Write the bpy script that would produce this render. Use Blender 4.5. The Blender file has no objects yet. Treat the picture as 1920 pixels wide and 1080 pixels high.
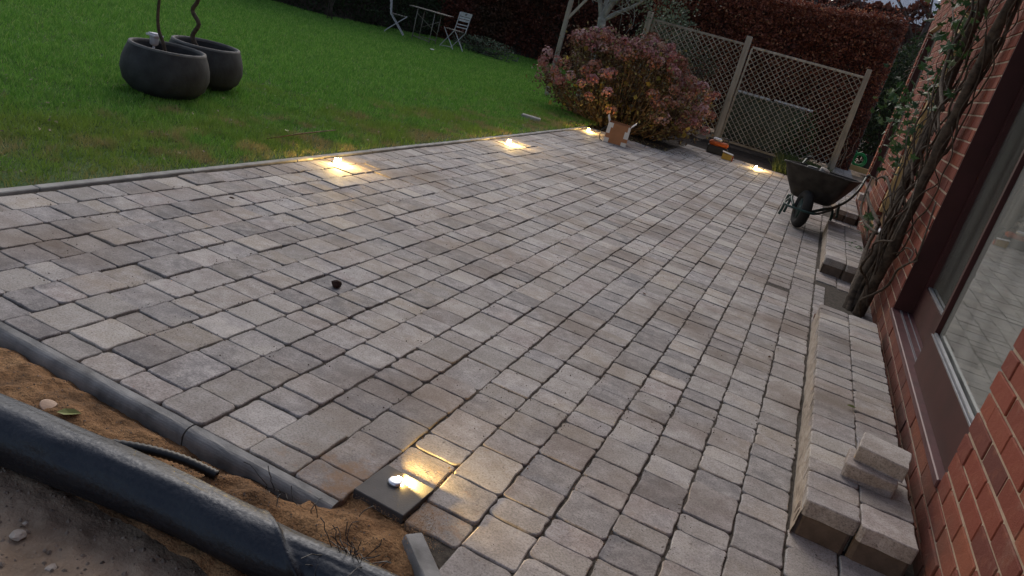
import bpy, bmesh, math, random
import numpy as np
from mathutils import Vector, Matrix, noise
R = math.radians
random.seed(7); rng = np.random.default_rng(7)
scene = bpy.context.scene
C = scene.collection

# ------------------------------------------------------------ camera
cam_d = bpy.data.cameras.new('camera'); cam = bpy.data.objects.new('camera', cam_d); C.objects.link(cam)
RT = Vector((0.88858742, 0.38082949, 0.25569765)); UP = Vector((-0.35621375, 0.22168287, 0.90772709)); FW = Vector((-0.28900546, 0.8976779, -0.33264131))
M = Matrix(((RT.x, UP.x, -FW.x, 0), (RT.y, UP.y, -FW.y, 0), (RT.z, UP.z, -FW.z, 1.28), (0, 0, 0, 1)))
cam.matrix_world = M
cam_d.sensor_width = 36; cam_d.lens = 26.78; cam_d.clip_start = 0.05; cam_d.clip_end = 500
scene.camera = cam
CAM = Vector((0, 0, 1.28))
def px(p):
    d = Vector(p) - CAM; z = d.dot(FW)
    if z < .05: return None
    return (960 + 1428.25*d.dot(RT)/z, 540 - 1428.25*d.dot(UP)/z, z)

# ------------------------------------------------------------ world, sun, exposure
w = bpy.data.worlds.new('World'); scene.world = w; w.use_nodes = True
nt = w.node_tree; nt.nodes.clear()
sky = nt.nodes.new('ShaderNodeTexSky'); sky.sky_type = 'NISHITA'; sky.sun_disc = False
sky.sun_elevation = R(38); sky.sun_rotation = R(-25); sky.air_density = 1.0; sky.dust_density = 3.0; sky.ozone_density = 1.2
hs = nt.nodes.new('ShaderNodeHueSaturation'); hs.inputs['Saturation'].default_value = .7
bg = nt.nodes.new('ShaderNodeBackground'); bg.inputs['Strength'].default_value = .055
wo = nt.nodes.new('ShaderNodeOutputWorld')
nt.links.new(sky.outputs[0], hs.inputs['Color']); nt.links.new(hs.outputs[0], bg.inputs[0]); nt.links.new(bg.outputs[0], wo.inputs[0])
sun_d = bpy.data.lights.new('sun', 'SUN'); sun_d.energy = .14; sun_d.angle = R(40); sun_d.color = (1, .9, .82)
sun = bpy.data.objects.new('sun', sun_d); C.objects.link(sun)
sun.rotation_euler = Vector((.42*math.cos(R(38)), -.9*math.cos(R(38)), -math.sin(R(38)))).to_track_quat('-Z', 'Y').to_euler()
scene.view_settings.view_transform = 'Standard'; scene.view_settings.look = 'None'; scene.view_settings.exposure = 1.5
scene.view_settings.gamma = 1.0; scene.view_settings.use_curve_mapping = False

# ------------------------------------------------------------ helpers
def tag(o, label=None, cat=None, group=None, kind=None):
    if label: o['label'] = label
    if cat: o['category'] = cat
    if group: o['group'] = group
    if kind: o['kind'] = kind
    return o
def empty(name, loc=(0, 0, 0), rz=0, label=None, cat=None, group=None):
    o = bpy.data.objects.new(name, None); C.objects.link(o); o.location = loc; o.rotation_euler = (0, 0, rz); o.empty_display_size = .1
    return tag(o, label, cat, group)
def put(name, me, parent=None, mat=None, loc=None, rot=None, scale=None):
    o = bpy.data.objects.new(name, me); C.objects.link(o)
    if mat and not me.materials: me.materials.append(mat)
    if loc is not None: o.location = loc
    if rot is not None: o.rotation_euler = rot
    if scale is not None: o.scale = scale
    if parent: o.parent = parent
    return o
def mesh(name, v, f, smooth=False):
    me = bpy.data.meshes.new(name); me.from_pydata([tuple(p) for p in v], [], f); me.update()
    if smooth: me.shade_smooth()
    return me
def bm_mesh(name, bm, smooth=False):
    me = bpy.data.meshes.new(name); bmesh.ops.recalc_face_normals(bm, faces=bm.faces); bm.to_mesh(me); bm.free()
    if smooth: me.shade_smooth()
    return me
def box(bm, x0, x1, y0, y1, z0, z1, bev=0, mtx=None):
    g = bmesh.ops.create_cube(bm, size=1)
    vs = g['verts']
    for v in vs:
        v.co = Vector(((x0+x1)/2+v.co.x*(x1-x0), (y0+y1)/2+v.co.y*(y1-y0), (z0+z1)/2+v.co.z*(z1-z0)))
    if bev:
        es = list({e for v in vs for e in v.link_edges})
        r = bmesh.ops.bevel(bm, geom=es, offset=bev, segments=1, affect='EDGES'); vs = list({v for f in r['faces'] for v in f.verts})
    if mtx is not None: bmesh.ops.transform(bm, matrix=mtx, verts=vs)
    return vs
def box_obj(name, parent, m, *a, bev=0, mtx=None):
    bm = bmesh.new(); box(bm, *a, bev=bev, mtx=mtx); return put(name, bm_mesh(name, bm), parent, m)
def tube_data(pts, rad, n=8, cap=True, base=0):
    pts = [Vector(p) for p in pts]; V = []; F = []
    if not isinstance(rad, (list, tuple)): rad = [rad]*len(pts)
    u = None
    for i, p in enumerate(pts):
        t = (pts[min(i+1, len(pts)-1)] - pts[max(i-1, 0)]).normalized()
        if u is None: u = t.orthogonal().normalized()
        else: u = (u - t*u.dot(t)).normalized()
        v = t.cross(u)
        for k in range(n):
            a = 2*math.pi*k/n; V.append(p + (u*math.cos(a)+v*math.sin(a))*rad[i])
    for i in range(len(pts)-1):
        for k in range(n):
            a = base+i*n+k; b = base+i*n+(k+1) % n; F.append((a, b, b+n, a+n))
    if cap:
        F.append(tuple(base+k for k in range(n))[::-1]); F.append(tuple(base+(len(pts)-1)*n+k for k in range(n)))
    return V, F
def tubes(list_, n=8):
    V = []; F = []
    for pts, rad in list_:
        v, f = tube_data(pts, rad, n, True, len(V)); V += v; F += f
    return V, F
def tube_obj(name, parent, m, pts, rad, n=8, smooth=True):
    v, f = tube_data(pts, rad, n); return put(name, mesh(name, v, f, smooth), parent, m)
def smoothpath(pts, k=4):
    P = [Vector(p) for p in pts]; out = []
    for i in range(len(P)-1):
        p0 = P[max(i-1, 0)]; p1 = P[i]; p2 = P[i+1]; p3 = P[min(i+2, len(P)-1)]
        for j in range(k):
            t = j/k; out.append(.5*((2*p1)+(p2-p0)*t+(2*p0-5*p1+4*p2-p3)*t*t+(3*p1-p0-3*p2+p3)*t**3))
    out.append(P[-1]); return out
def lathe(prof, n=32, close=False):
    V = []; F = []
    for r, z in prof:
        for k in range(n):
            a = 2*math.pi*k/n; V.append((r*math.cos(a), r*math.sin(a), z))
    for i in range(len(prof)-1):
        for k in range(n):
            a = i*n+k; b = i*n+(k+1) % n; F.append((a, b, b+n, a+n))
    F.append(tuple(range(n))[::-1]); 
    if close: F.append(tuple((len(prof)-1)*n+k for k in range(n)))
    return V, F
def np_mesh(name, V, F, rnd=None, smooth=False):
    """V (n,3), F (m,k) arrays; rnd per face"""
    me = bpy.data.meshes.new(name); n, k = F.shape
    me.vertices.add(len(V)); me.vertices.foreach_set('co', V.astype(np.float32).ravel())
    me.loops.add(n*k); me.loops.foreach_set('vertex_index', F.astype(np.int32).ravel())
    me.polygons.add(n); me.polygons.foreach_set('loop_start', np.arange(n, dtype=np.int32)*k)
    try: me.polygons.foreach_set('loop_total', np.full(n, k, dtype=np.int32))
    except Exception: pass
    if rnd is not None:
        a = me.attributes.new('rnd', 'FLOAT', 'FACE'); a.data.foreach_set('value', rnd.astype(np.float32))
    me.update(calc_edges=True)
    if smooth: me.shade_smooth()
    return me
def leaf_cloud(name, pts, size, m, parent=None, updir=None, flat=.5, aspect=.6):
    """one folded leaf of four corners + rib at each point"""
    P = np.asarray(pts, float); n = len(P)
    s = np.asarray(size)*np.ones(n)
    d = rng.normal(size=(n, 3)); d /= np.linalg.norm(d, axis=1)[:, None]
    u = rng.normal(size=(n, 3))
    if updir is not None: d = d*flat + np.asarray(updir); d /= np.linalg.norm(d, axis=1)[:, None]
    t = np.cross(d, u); t /= np.linalg.norm(t, axis=1)[:, None]
    b = np.cross(d, t)
    S = s[:, None]
    v0 = P - t*S*.5; v1 = P + b*S*aspect*.5 + d*S*.12; v2 = P + t*S*.5; v3 = P - b*S*aspect*.5 + d*S*.12
    V = np.stack([v0, v1, v2, v3], 1).reshape(-1, 3)
    i = np.arange(n)*4
    F = np.concatenate([np.stack([i, i+1, i+2], 1), np.stack([i, i+2, i+3], 1)])
    r = rng.random(n); r = np.concatenate([r, r])
    return put(name, np_mesh(name, V, F, r), parent, m)
def join_pieces(name, items, m, parent):
    """items = list of (mesh, matrix); one joined mesh with per face rnd"""
    Vs = []; Fs = []; Rn = []; base = 0
    for me, mx in items:
        r = random.random()
        Vs += [mx @ v.co for v in me.vertices]
        for p in me.polygons: Fs.append(tuple(base+i for i in p.vertices)); Rn.append(r)
        base += len(me.vertices)
    mm = mesh(name, Vs, Fs); a = mm.attributes.new('rnd', 'FLOAT', 'FACE'); a.data.foreach_set('value', Rn)
    o = put(name, mm, parent, m); o['kind'] = 'stuff'; return o

# ------------------------------------------------------------ materials
class NT:
    def __init__(s, name):
        s.m = bpy.data.materials.new(name); s.m.use_nodes = True; s.t = s.m.node_tree; s.t.nodes.clear()
        s.out = s.n('ShaderNodeOutputMaterial'); s.b = s.n('ShaderNodeBsdfPrincipled'); s.l(s.b.outputs[0], s.out.inputs[0])
        s.b.inputs['Specular IOR Level'].default_value = .3
    def n(s, k, **kw):
        o = s.t.nodes.new(k)
        for a, b in kw.items(): setattr(o, a, b)
        return o
    def l(s, a, b): s.t.links.new(a, b)
    def noise(s, scale, detail=3, coord='Object', rough=.55, off=None, stretch=None):
        tc = s.n('ShaderNodeTexCoord'); t = s.n('ShaderNodeTexNoise'); t.inputs['Scale'].default_value = scale; t.inputs['Detail'].default_value = detail; t.inputs['Roughness'].default_value = rough
        src = tc.outputs[coord]
        if stretch or off is not None:
            mp = s.n('ShaderNodeMapping'); s.l(src, mp.inputs['Vector'])
            if stretch: mp.inputs['Scale'].default_value = stretch
            if off is not None: s.l(off, mp.inputs['Location'])
            src = mp.outputs[0]
        s.l(src, t.inputs['Vector']); return t.outputs['Fac']
    def ramp(s, fac, stops, interp='LINEAR'):
        r = s.n('ShaderNodeValToRGB'); r.color_ramp.interpolation = interp
        e = r.color_ramp.elements
        while len(e) < len(stops): e.new(.5)
        for x, (p, c) in zip(e, stops): x.position = p; x.color = (*c, 1) if len(c) == 3 else c
        s.l(fac, r.inputs[0]); return r.outputs[0]
    def mix(s, a, b, fac, mode='MIX'):
        x = s.n('ShaderNodeMix', data_type='RGBA', blend_type=mode)
        for v, i in ((fac, 0), (a, 6), (b, 7)):
            if hasattr(v, 'links') or isinstance(v, bpy.types.NodeSocket): s.l(v, x.inputs[i])
            else: x.inputs[i].default_value = v if i == 0 else (*v, 1)
        return x.outputs[2]
    def math(s, op, a, b=0.0):
        x = s.n('ShaderNodeMath', operation=op)
        for i, v in ((0, a), (1, b)):
            if isinstance(v, bpy.types.NodeSocket): s.l(v, x.inputs[i])
            else: x.inputs[i].default_value = v
        return x.outputs[0]
    def rnd(s):
        a = s.n('ShaderNodeAttribute', attribute_name='rnd'); oi = s.n('ShaderNodeObjectInfo')
        return s.math('FRACT', s.math('ADD', a.outputs['Fac'], oi.outputs['Random']))
    def bump(s, h, strength=.3, dist=.01):
        b = s.n('ShaderNodeBump'); b.inputs['Strength'].default_value = strength; b.inputs['Distance'].default_value = dist
        s.l(h, b.inputs['Height']); s.l(b.outputs[0], s.b.inputs['Normal'])
    def col(s, c):
        if isinstance(c, bpy.types.NodeSocket): s.l(c, s.b.inputs['Base Color'])
        else: s.b.inputs['Base Color'].default_value = (*c, 1)
        return s
    def set(s, **kw):
        for k, v in kw.items():
            i = s.b.inputs[k.replace('_', ' ')]
            if isinstance(v, bpy.types.NodeSocket): s.l(v, i)
            else: i.default_value = v
        return s
def simple(name, c, rough=.7, metal=0, var=.25, scale=12, bump=.2, bscale=60, spec=.3):
    x = NT(name); n = x.noise(scale, 4)
    dark = tuple(k*(1-var) for k in c); lite = tuple(min(1, k*(1+var)) for k in c)
    x.col(x.ramp(n, [(.3, dark), (.7, lite)])).set(Roughness=rough, Metallic=metal)
    x.b.inputs['Specular IOR Level'].default_value = spec
    if bump: x.bump(x.noise(bscale, 3), bump, .004)
    return x.m

def stone_mat(name, cols, speck=.5):
    x = NT(name); r = x.rnd(); r2 = x.math('FRACT', x.math('MULTIPLY', r, 7.13))
    off = x.n('ShaderNodeCombineXYZ'); k = x.math('MULTIPLY', r, 37.); x.l(k, off.inputs[0]); x.l(x.math('MULTIPLY', r2, 19.), off.inputs[1])
    o = off.outputs[0]
    base = x.ramp(r, cols, 'LINEAR')
    other = x.ramp(r2, cols[::-1] and [(p, c) for (p, _), (_, c) in zip(cols, cols[::-1])], 'LINEAR')
    big = x.noise(4.5, 2, off=o)
    base = x.mix(base, other, x.ramp(big, [(.42, (0, 0, 0)), (.6, (.8, .8, .8))]))
    # abraded pale bloom and dark pores
    blo = x.noise(16, 6, off=o, rough=.75)
    base = x.mix(base, (.5, .46, .44), x.ramp(blo, [(.44, (0, 0, 0)), (.68, (.7, .7, .7))]))
    fine = x.noise(150, 6, off=o, rough=.85)
    base = x.mix(base, (.05, .045, .045), x.ramp(fine, [(.34, (.8, .8, .8)), (.5, (0, 0, 0))]))
    base = x.mix(base, (.62, .58, .54), x.ramp(fine, [(.54, (0, 0, 0)), (.7, (.5, .5, .5))]))
    r3 = x.math('FRACT', x.math('MULTIPLY', r, 23.7)); hv = x.n('ShaderNodeHueSaturation'); x.l(base, hv.inputs['Color']); x.l(x.math('ADD', .80, x.math('MULTIPLY', r3, .38)), hv.inputs['Value']); base = hv.outputs[0]
    spots = x.noise(55, 3, off=o, rough=.5); base = x.mix(base, (.06, .045, .04), x.ramp(spots, [(.67, (0, 0, 0)), (.74, (.7, .7, .7))]))
    geo0 = x.n('ShaderNodeNewGeometry'); cn = x.n('ShaderNodeTexNoise'); cn.inputs['Scale'].default_value = 3.3; cn.inputs['Detail'].default_value = 8; cn.inputs['Roughness'].default_value = .68; x.l(geo0.outputs['Position'], cn.inputs['Vector'])
    base = x.mix(base, (.5, .47, .43), x.ramp(cn.outputs['Fac'], [(.57, (0, 0, 0)), (.74, (.55, .55, .55))]))
    # sand dust trodden out from around the lamp slab
    geo = x.n('ShaderNodeNewGeometry'); dv = x.n('ShaderNodeVectorMath', operation='DISTANCE'); sc = x.n('ShaderNodeVectorMath', operation='MULTIPLY'); sc.inputs[1].default_value = (1, 1.9, 0)
    x.l(geo.outputs['Position'], sc.inputs[0]); x.l(sc.outputs[0], dv.inputs[0]); dv.inputs[1].default_value = (-.72, 1.58*1.9, 0)
    dn = x.n('ShaderNodeTexNoise'); dn.inputs['Scale'].default_value = 14; dn.inputs['Detail'].default_value = 7; dn.inputs['Roughness'].default_value = .7; x.l(geo.outputs['Position'], dn.inputs['Vector'])
    dsum = x.math('ADD', dv.outputs['Value'], x.math('MULTIPLY', dn.outputs['Fac'], 1.1))
    base = x.mix(base, (.3, .17, .085), x.ramp(dsum, [(.56, (.85, .85, .85)), (.80, (0, 0, 0))]))
    # brown soil stains that lie across neighbouring stones
    tc = x.n('ShaderNodeNewGeometry'); t = x.n('ShaderNodeTexNoise'); t.inputs['Scale'].default_value = 1.7; t.inputs['Detail'].default_value = 6; x.l(tc.outputs['Position'], t.inputs['Vector'])
    base = x.mix(base, (.13, .085, .055), x.ramp(t.outputs['Fac'], [(.48, (0, 0, 0)), (.7, (.65, .65, .65))]))
    x.col(base).set(Roughness=.78)
    h = x.math('ADD', x.math('MULTIPLY', x.noise(60, 5, off=o, rough=.7), .8), x.math('MULTIPLY', fine, .35))
    x.bump(h, .55, .004)
    return x.m
PCOL = [(0, (.165, .155, .155)), (.14, (.255, .235, .23)), (.3, (.335, .305, .275)), (.45, (.27, .226, .212)), (.58, (.355, .305, .25)), (.72, (.245, .23, .232)), (.86, (.42, .385, .345)), (1, (.245, .208, .18))]
m_paver = stone_mat('tumbled_paver', PCOL)
m_slab = simple('smooth_dark_slab', (.075, .07, .068), .7, var=.25, scale=9, bscale=200)
m_joint = simple('joint_grit', (.06, .05, .04), .95, var=.5, scale=60, bump=.6, bscale=300)
m_kerb = simple('kerb_concrete', (.235, .23, .222), .75, var=.5, scale=9, bump=.35, bscale=240)
m_strip = simple('edging_concrete', (.3, .29, .27), .85, var=.3, scale=9, bump=.3, bscale=200)
x = NT('riser_mortar'); x.col(x.ramp(x.noise(9, 8, stretch=(1, 1.5, 3), rough=.7), [(.3, (.16, .13, .105)), (.5, (.32, .27, .22)), (.62, (.38, .33, .28)), (.75, (.22, .18, .15))])).set(Roughness=.9)
x.bump(x.noise(30, 6, stretch=(1, .5, 2)), .7, .008); m_mort = x.m
x = NT('sand'); n1 = x.noise(9, 6); n2 = x.noise(160, 4)
x.col(x.mix(x.ramp(n1, [(.3, (.11, .06, .028)), (.5, (.25, .135, .062)), (.72, (.36, .21, .10))]), (.07, .04, .022), x.ramp(n2, [(.35, (.55, .55, .55)), (.5, (0, 0, 0))]))).set(Roughness=.95)
x.bump(x.math('ADD', x.noise(50, 6), x.math('MULTIPLY', n2, .4)), .9, .012); m_sand = x.m
x = NT('soil'); n1 = x.noise(5, 6); n2 = x.noise(120, 4)
x.col(x.mix(x.ramp(n1, [(.3, (.17, .12, .085)), (.55, (.3, .225, .165)), (.8, (.38, .3, .23))]), (.3, .25, .2), x.ramp(n2, [(.6, (0, 0, 0)), (.75, (.5, .5, .5))]))).set(Roughness=.95)
x.bump(x.math('ADD', x.noise(30, 6), x.math('MULTIPLY', n2, .3)), .7, .01); m_soil = x.m
# brick
x = NT('red_brick'); r = x.rnd(); n1 = x.noise(14, 4); n2 = x.noise(260, 4)
c = x.ramp(r, [(0, (.10, .03, .025)), (.18, (.22, .052, .03)), (.4, (.155, .037, .025)), (.6, (.24, .062, .034)), (.8, (.18, .043, .027)), (.92, (.29, .09, .045)), (1, (.12, .04, .034))])
c = x.mix(c, (.32, .13, .075), x.ramp(n1, [(.55, (0, 0, 0)), (.8, (.5, .5, .5))]))
c = x.mix(c, (.12, .03, .02), x.ramp(n2, [(.36, (.6, .6, .6)), (.5, (0, 0, 0))]))
ge = x.n('ShaderNodeNewGeometry'); sm = x.n('ShaderNodeTexNoise'); sm.inputs['Scale'].default_value = 7; sm.inputs['Detail'].default_value = 8; sm.inputs['Roughness'].default_value = .72; x.l(ge.outputs['Position'], sm.inputs['Vector'])
c = x.mix(c, (.33, .25, .19), x.ramp(sm.outputs['Fac'], [(.58, (0, 0, 0)), (.78, (.35, .35, .35))]))
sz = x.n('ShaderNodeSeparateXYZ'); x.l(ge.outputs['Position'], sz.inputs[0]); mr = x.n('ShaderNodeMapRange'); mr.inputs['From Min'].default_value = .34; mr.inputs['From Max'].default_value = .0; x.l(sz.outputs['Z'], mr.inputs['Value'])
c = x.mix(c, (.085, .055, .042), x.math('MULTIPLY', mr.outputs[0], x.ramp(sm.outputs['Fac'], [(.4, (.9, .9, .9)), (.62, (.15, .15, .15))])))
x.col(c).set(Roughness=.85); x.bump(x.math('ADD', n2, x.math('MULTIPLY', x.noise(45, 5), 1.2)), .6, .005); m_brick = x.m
m_mortar = simple('brick_mortar', (.36, .28, .21), .9, var=.25, scale=20, bump=.4, bscale=200)
m_frame = simple('maroon_stain', (.045, .013, .013), .6, var=.2, scale=6, bump=.05, spec=.25)
m_sill = simple('quarry_tile_sill', (.085, .03, .035), .45, var=.35, scale=14, bump=.15, spec=.5)
m_alu = simple('aluminium_bead', (.26, .27, .3), .45, .6, var=.1, bump=0)
m_tan = simple('pale_oak_board', (.42, .27, .12), .6, var=.25, scale=5, bump=.1)
m_room = simple('dark_room', (.03, .028, .025), .9, var=.2, bump=0)
m_roomfloor = simple('room_floor', (.12, .10, .08), .6, var=.2, bump=0)
m_curtain = simple('net_curtain', (.36, .35, .28), .9, var=.35, scale=3, bump=.2)
def glass_mat(name, d0, d1, ior):
    x = NT(name); gl = x.n('ShaderNodeBsdfGlossy'); gl.inputs['Roughness'].default_value = .012; gl.inputs['Color'].default_value = (.92, .95, .93, 1)
    tr = x.n('ShaderNodeBsdfTransparent'); tr.inputs['Color'].default_value = (.8, .84, .8, 1); fr = x.n('ShaderNodeFresnel'); fr.inputs['IOR'].default_value = ior; mx = x.n('ShaderNodeMixShader')
    x.l(fr.outputs[0], mx.inputs[0]); x.l(tr.outputs[0], mx.inputs[1]); x.l(gl.outputs[0], mx.inputs[2]); du = x.n('ShaderNodeBsdfDiffuse'); du.inputs['Color'].default_value = (.62, .63, .6, 1); m2 = x.n('ShaderNodeMixShader'); x.l(x.ramp(x.noise(2.5, 4, stretch=(1, 2, .3)), [(.3, (d0,)*3), (.7, (d1,)*3)]), m2.inputs[0]); x.l(mx.outputs[0], m2.inputs[1]); x.l(du.outputs[0], m2.inputs[2]); x.l(m2.outputs[0], x.out.inputs[0])  # pale diffuse mix paints reflection haze over the panes
    bn = x.n('ShaderNodeBump'); bn.inputs['Strength'].default_value = .02; bn.inputs['Distance'].default_value = .02; x.l(x.noise(1.5, 2), bn.inputs['Height']); x.l(bn.outputs[0], gl.inputs['Normal']); return x.m
m_glass = glass_mat('window_glass', .10, .26, 4.0); m_glass_dim = glass_mat('dim_window_glass', .03, .10, 2.2)
# wood
x = NT('weathered_wood'); r = x.rnd(); n1 = x.noise(14, 5, stretch=(1, 1, .12))
c = x.ramp(n1, [(.3, (.21, .19, .16)), (.55, (.37, .34, .29)), (.75, (.46, .43, .38))])
c = x.mix(c, (.16, .13, .10), x.math('MULTIPLY', r, .5)); c = x.mix(c, (.06, .09, .03), x.ramp(x.noise(3, 4), [(.55, (0, 0, 0)), (.75, (.4, .4, .4))]))
x.col(c).set(Roughness=.85); x.bump(n1, .4, .004); m_wood = x.m
m_bark = simple('vine_bark', (.06, .044, .032), .9, var=.55, scale=30, bump=.9, bscale=70)
m_treebark = simple('grey_bark', (.24, .245, .225), .9, var=.35, scale=12, bump=.6, bscale=60)
m_stem = simple('dry_stem', (.16, .10, .055), .85, var=.4, scale=20)
m_dark_twig = simple('dark_twig', (.06, .045, .04), .9, var=.4, scale=10)
def foliage(name, cols, patch=None, rough=.6, trans=.25):
    x = NT(name); r = x.rnd(); c = x.ramp(r, cols)
    if patch:
        n = x.noise(patch[0], 3); c = x.mix(c, patch[1], x.ramp(n, [(patch[2], (0, 0, 0)), (patch[2]+.15, (patch[3],)*3)]))
    x.col(c).set(Roughness=rough)
    if trans:
        t = x.n('ShaderNodeBsdfTranslucent'); x.l(c, t.inputs['Color']); ms = x.n('ShaderNodeMixShader'); ms.inputs[0].default_value = trans
        x.l(x.b.outputs[0], ms.inputs[1]); x.l(t.outputs[0], ms.inputs[2]); x.l(ms.outputs[0], x.out.inputs[0])
    return x.m
m_beech = foliage('beech_leaves', [(0, (.075, .022, .016)), (.35, (.165, .048, .03)), (.7, (.25, .078, .045)), (.93, (.34, .13, .07)), (1, (.44, .26, .14))], (.6, (.07, .025, .018), .5, .6))
m_beech2 = foliage('dark_beech_leaves', [(0, (.045, .012, .009)), (.4, (.10, .028, .018)), (.85, (.15, .045, .028)), (1, (.2, .08, .05))], (.5, (.035, .035, .018), .56, .7))
m_ever = foliage('evergreen_leaves', [(0, (.015, .025, .012)), (.6, (.03, .05, .02)), (1, (.06, .085, .035))])
m_grey = foliage('grey_green_leaves', [(0, (.05, .07, .04)), (.6, (.09, .12, .075)), (1, (.17, .2, .14))])
m_vleaf = foliage('vine_leaves', [(0, (.015, .04, .012)), (.5, (.03, .075, .022)), (.85, (.055, .11, .04)), (1, (.12, .16, .07))], rough=.5)
m_hleaf = foliage('hydrangea_leaves', [(0, (.12, .06, .02)), (.4, (.2, .13, .035)), (.75, (.38, .28, .06)), (.93, (.55, .42, .1)), (1, (.22, .24, .06))])
m_litter = foliage('leaf_litter', [(0, (.08, .045, .03)), (.5, (.14, .09, .05)), (.75, (.14, .13, .055)), (.92, (.25, .2, .09)), (1, (.32, .3, .13))])
x = NT('flower_head'); r = x.rnd(); c = x.ramp(r, [(0, (.22, .08, .05)), (.25, (.34, .13, .085)), (.5, (.32, .105, .12)), (.75, (.45, .22, .22)), (.9, (.52, .33, .33)), (1, (.36, .18, .09))])
c = x.mix(c, (.42, .33, .27), x.ramp(x.noise(30, 3), [(.42, (0, 0, 0)), (.7, (.7, .7, .7))])); x.col(c).set(Roughness=.8); m_head = x.m
# grass
x = NT('grass_blades'); r = x.rnd()
c = x.ramp(r, [(0, (.08, .2, .028)), (.5, (.15, .34, .05)), (.9, (.23, .43, .075)), (1, (.4, .47, .16))])
tc = x.n('ShaderNodeTexCoord'); sp = x.n('ShaderNodeSeparateXYZ'); x.l(tc.outputs['Object'], sp.inputs[0])
edge = x.n('ShaderNodeMapRange'); edge.inputs['From Min'].default_value = -5.4; edge.inputs['From Max'].default_value = -3.1; x.l(sp.outputs['X'], edge.inputs['Value'])
yy = x.n('ShaderNodeMapRange'); yy.inputs['From Min'].default_value = 11; yy.inputs['From Max'].default_value = 7; yy.inputs['To Min'].default_value = .7; x.l(sp.outputs['Y'], yy.inputs['Value'])
nn = x.math('ADD', x.noise(1.1, 5), x.math('MULTIPLY', x.math('MULTIPLY', edge.outputs[0], yy.outputs[0]), .34))
c = x.mix(c, (.24, .30, .05), x.ramp(nn, [(.64, (0, 0, 0)), (.84, (.7, .7, .7))]))
c = x.mix(c, (.36, .28, .13), x.ramp(x.math('ADD', x.noise(3.2, 5), x.math('MULTIPLY', edge.outputs[0], .26)), [(.72, (0, 0, 0)), (.82, (.9, .9, .9))]))
x.col(c).set(Roughness=.6)
c = x.mix(c, (.03, .085, .014), x.ramp(x.noise(7, 4), [(.5, (0, 0, 0)), (.7, (.4, .4, .4))])); x.col(c)
t = x.n('ShaderNodeBsdfTranslucent'); x.l(c, t.inputs['Color']); ms = x.n('ShaderNodeMixShader'); ms.inputs[0].default_value = .3
x.l(x.b.outputs[0], ms.inputs[1]); x.l(t.outputs[0], ms.inputs[2]); x.l(ms.outputs[0], x.out.inputs[0]); m_grass = x.m
x = NT('turf'); x.col(x.ramp(x.noise(8, 6), [(.35, (.04, .09, .018)), (.6, (.07, .10, .03)), (.75, (.10, .075, .04))])).set(Roughness=.95); x.bump(x.noise(80, 4), .6, .01); m_turf = x.m
# plastic
x = NT('black_polythene'); n1 = x.noise(4, 4, stretch=(.5, 1.6, 1.6)); n2 = x.noise(110, 3)
x.col(x.ramp(n2, [(.3, (.005, .006, .009)), (.7, (.012, .014, .02))])).set(Roughness=x.ramp(n2, [(.35, (.3, .3, .3)), (.6, (.5, .5, .5))]))
x.b.inputs['Specular IOR Level'].default_value = .5
x.bump(x.math('ADD', n1, x.math('MULTIPLY', n2, .08)), .5, .03); x.b.inputs['Specular Tint'].default_value = (.78, .86, 1, 1); m_poly = x.m  # bluish specular tint stands in for blue sky sheen on the roll
m_blackp = simple('black_plastic', (.012, .012, .013), .45, var=.3, bump=.1, spec=.5)
m_pot = simple('dark_planter', (.032, .033, .036), .75, var=.45, scale=7, bump=.5, bscale=50)
m_pot_rim = simple('planter_rim', (.10, .098, .095), .75, var=.3, scale=10)
m_white = simple('chalky_white_paint', (.5, .5, .54), .6, var=.15, scale=20)
m_metal = simple('rusty_grey_metal', (.22, .2, .18), .6, .2, var=.3, scale=30)
m_green_t = simple('green_enamel_tube', (.008, .035, .031), .5, var=.2, bump=0, spec=.5)
m_tub = simple('galvanised_dirty_tub', (.045, .04, .036), .7, .1, var=.45, scale=9, bump=.3)
m_rubber = simple('black_rubber', (.018, .017, .017), .8, var=.2, bscale=120)
m_card = simple('brown_cardboard', (.36, .17, .085), .85, var=.12, scale=6, bump=.1)
m_tape = simple('white_parcel_tape', (.62, .6, .58), .4, var=.08, bump=0)
m_hose = simple('green_hose', (.01, .28, .12), .45, var=.3, scale=40)
m_hose2 = simple('dark_green_hose', (.03, .3, .09), .5, var=.3, scale=40)
m_orange = simple('orange_plastic', (.4, .09, .022), .6, var=.15)
m_yellow = simple('yellow_card', (.5, .32, .06), .6, var=.15)
m_steel = simple('brushed_steel', (.75, .75, .78), .28, .9, var=.05, bump=0)
m_cover = simple('grey_green_sheet', (.07, .085, .06), .7, var=.35, scale=5)
m_rail = simple('pale_rail', (.6, .62, .66), .6, var=.2, scale=15)
m_board = simple('fresh_timber', (.42, .29, .13), .7, var=.2, scale=5)
m_stonech = simple('pale_stone_chip', (.36, .31, .27), .8, var=.3, scale=20)
m_clod = simple('dark_clod', (.03, .014, .01), .95, var=.4, bump=1, bscale=60)
x = NT('lamp_glow'); x.b.inputs['Base Color'].default_value = (1, .8, .4, 1); x.b.inputs['Emission Color'].default_value = (1, .62, .18, 1); x.b.inputs['Emission Strength'].default_value = 60; m_glow = x.m

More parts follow.
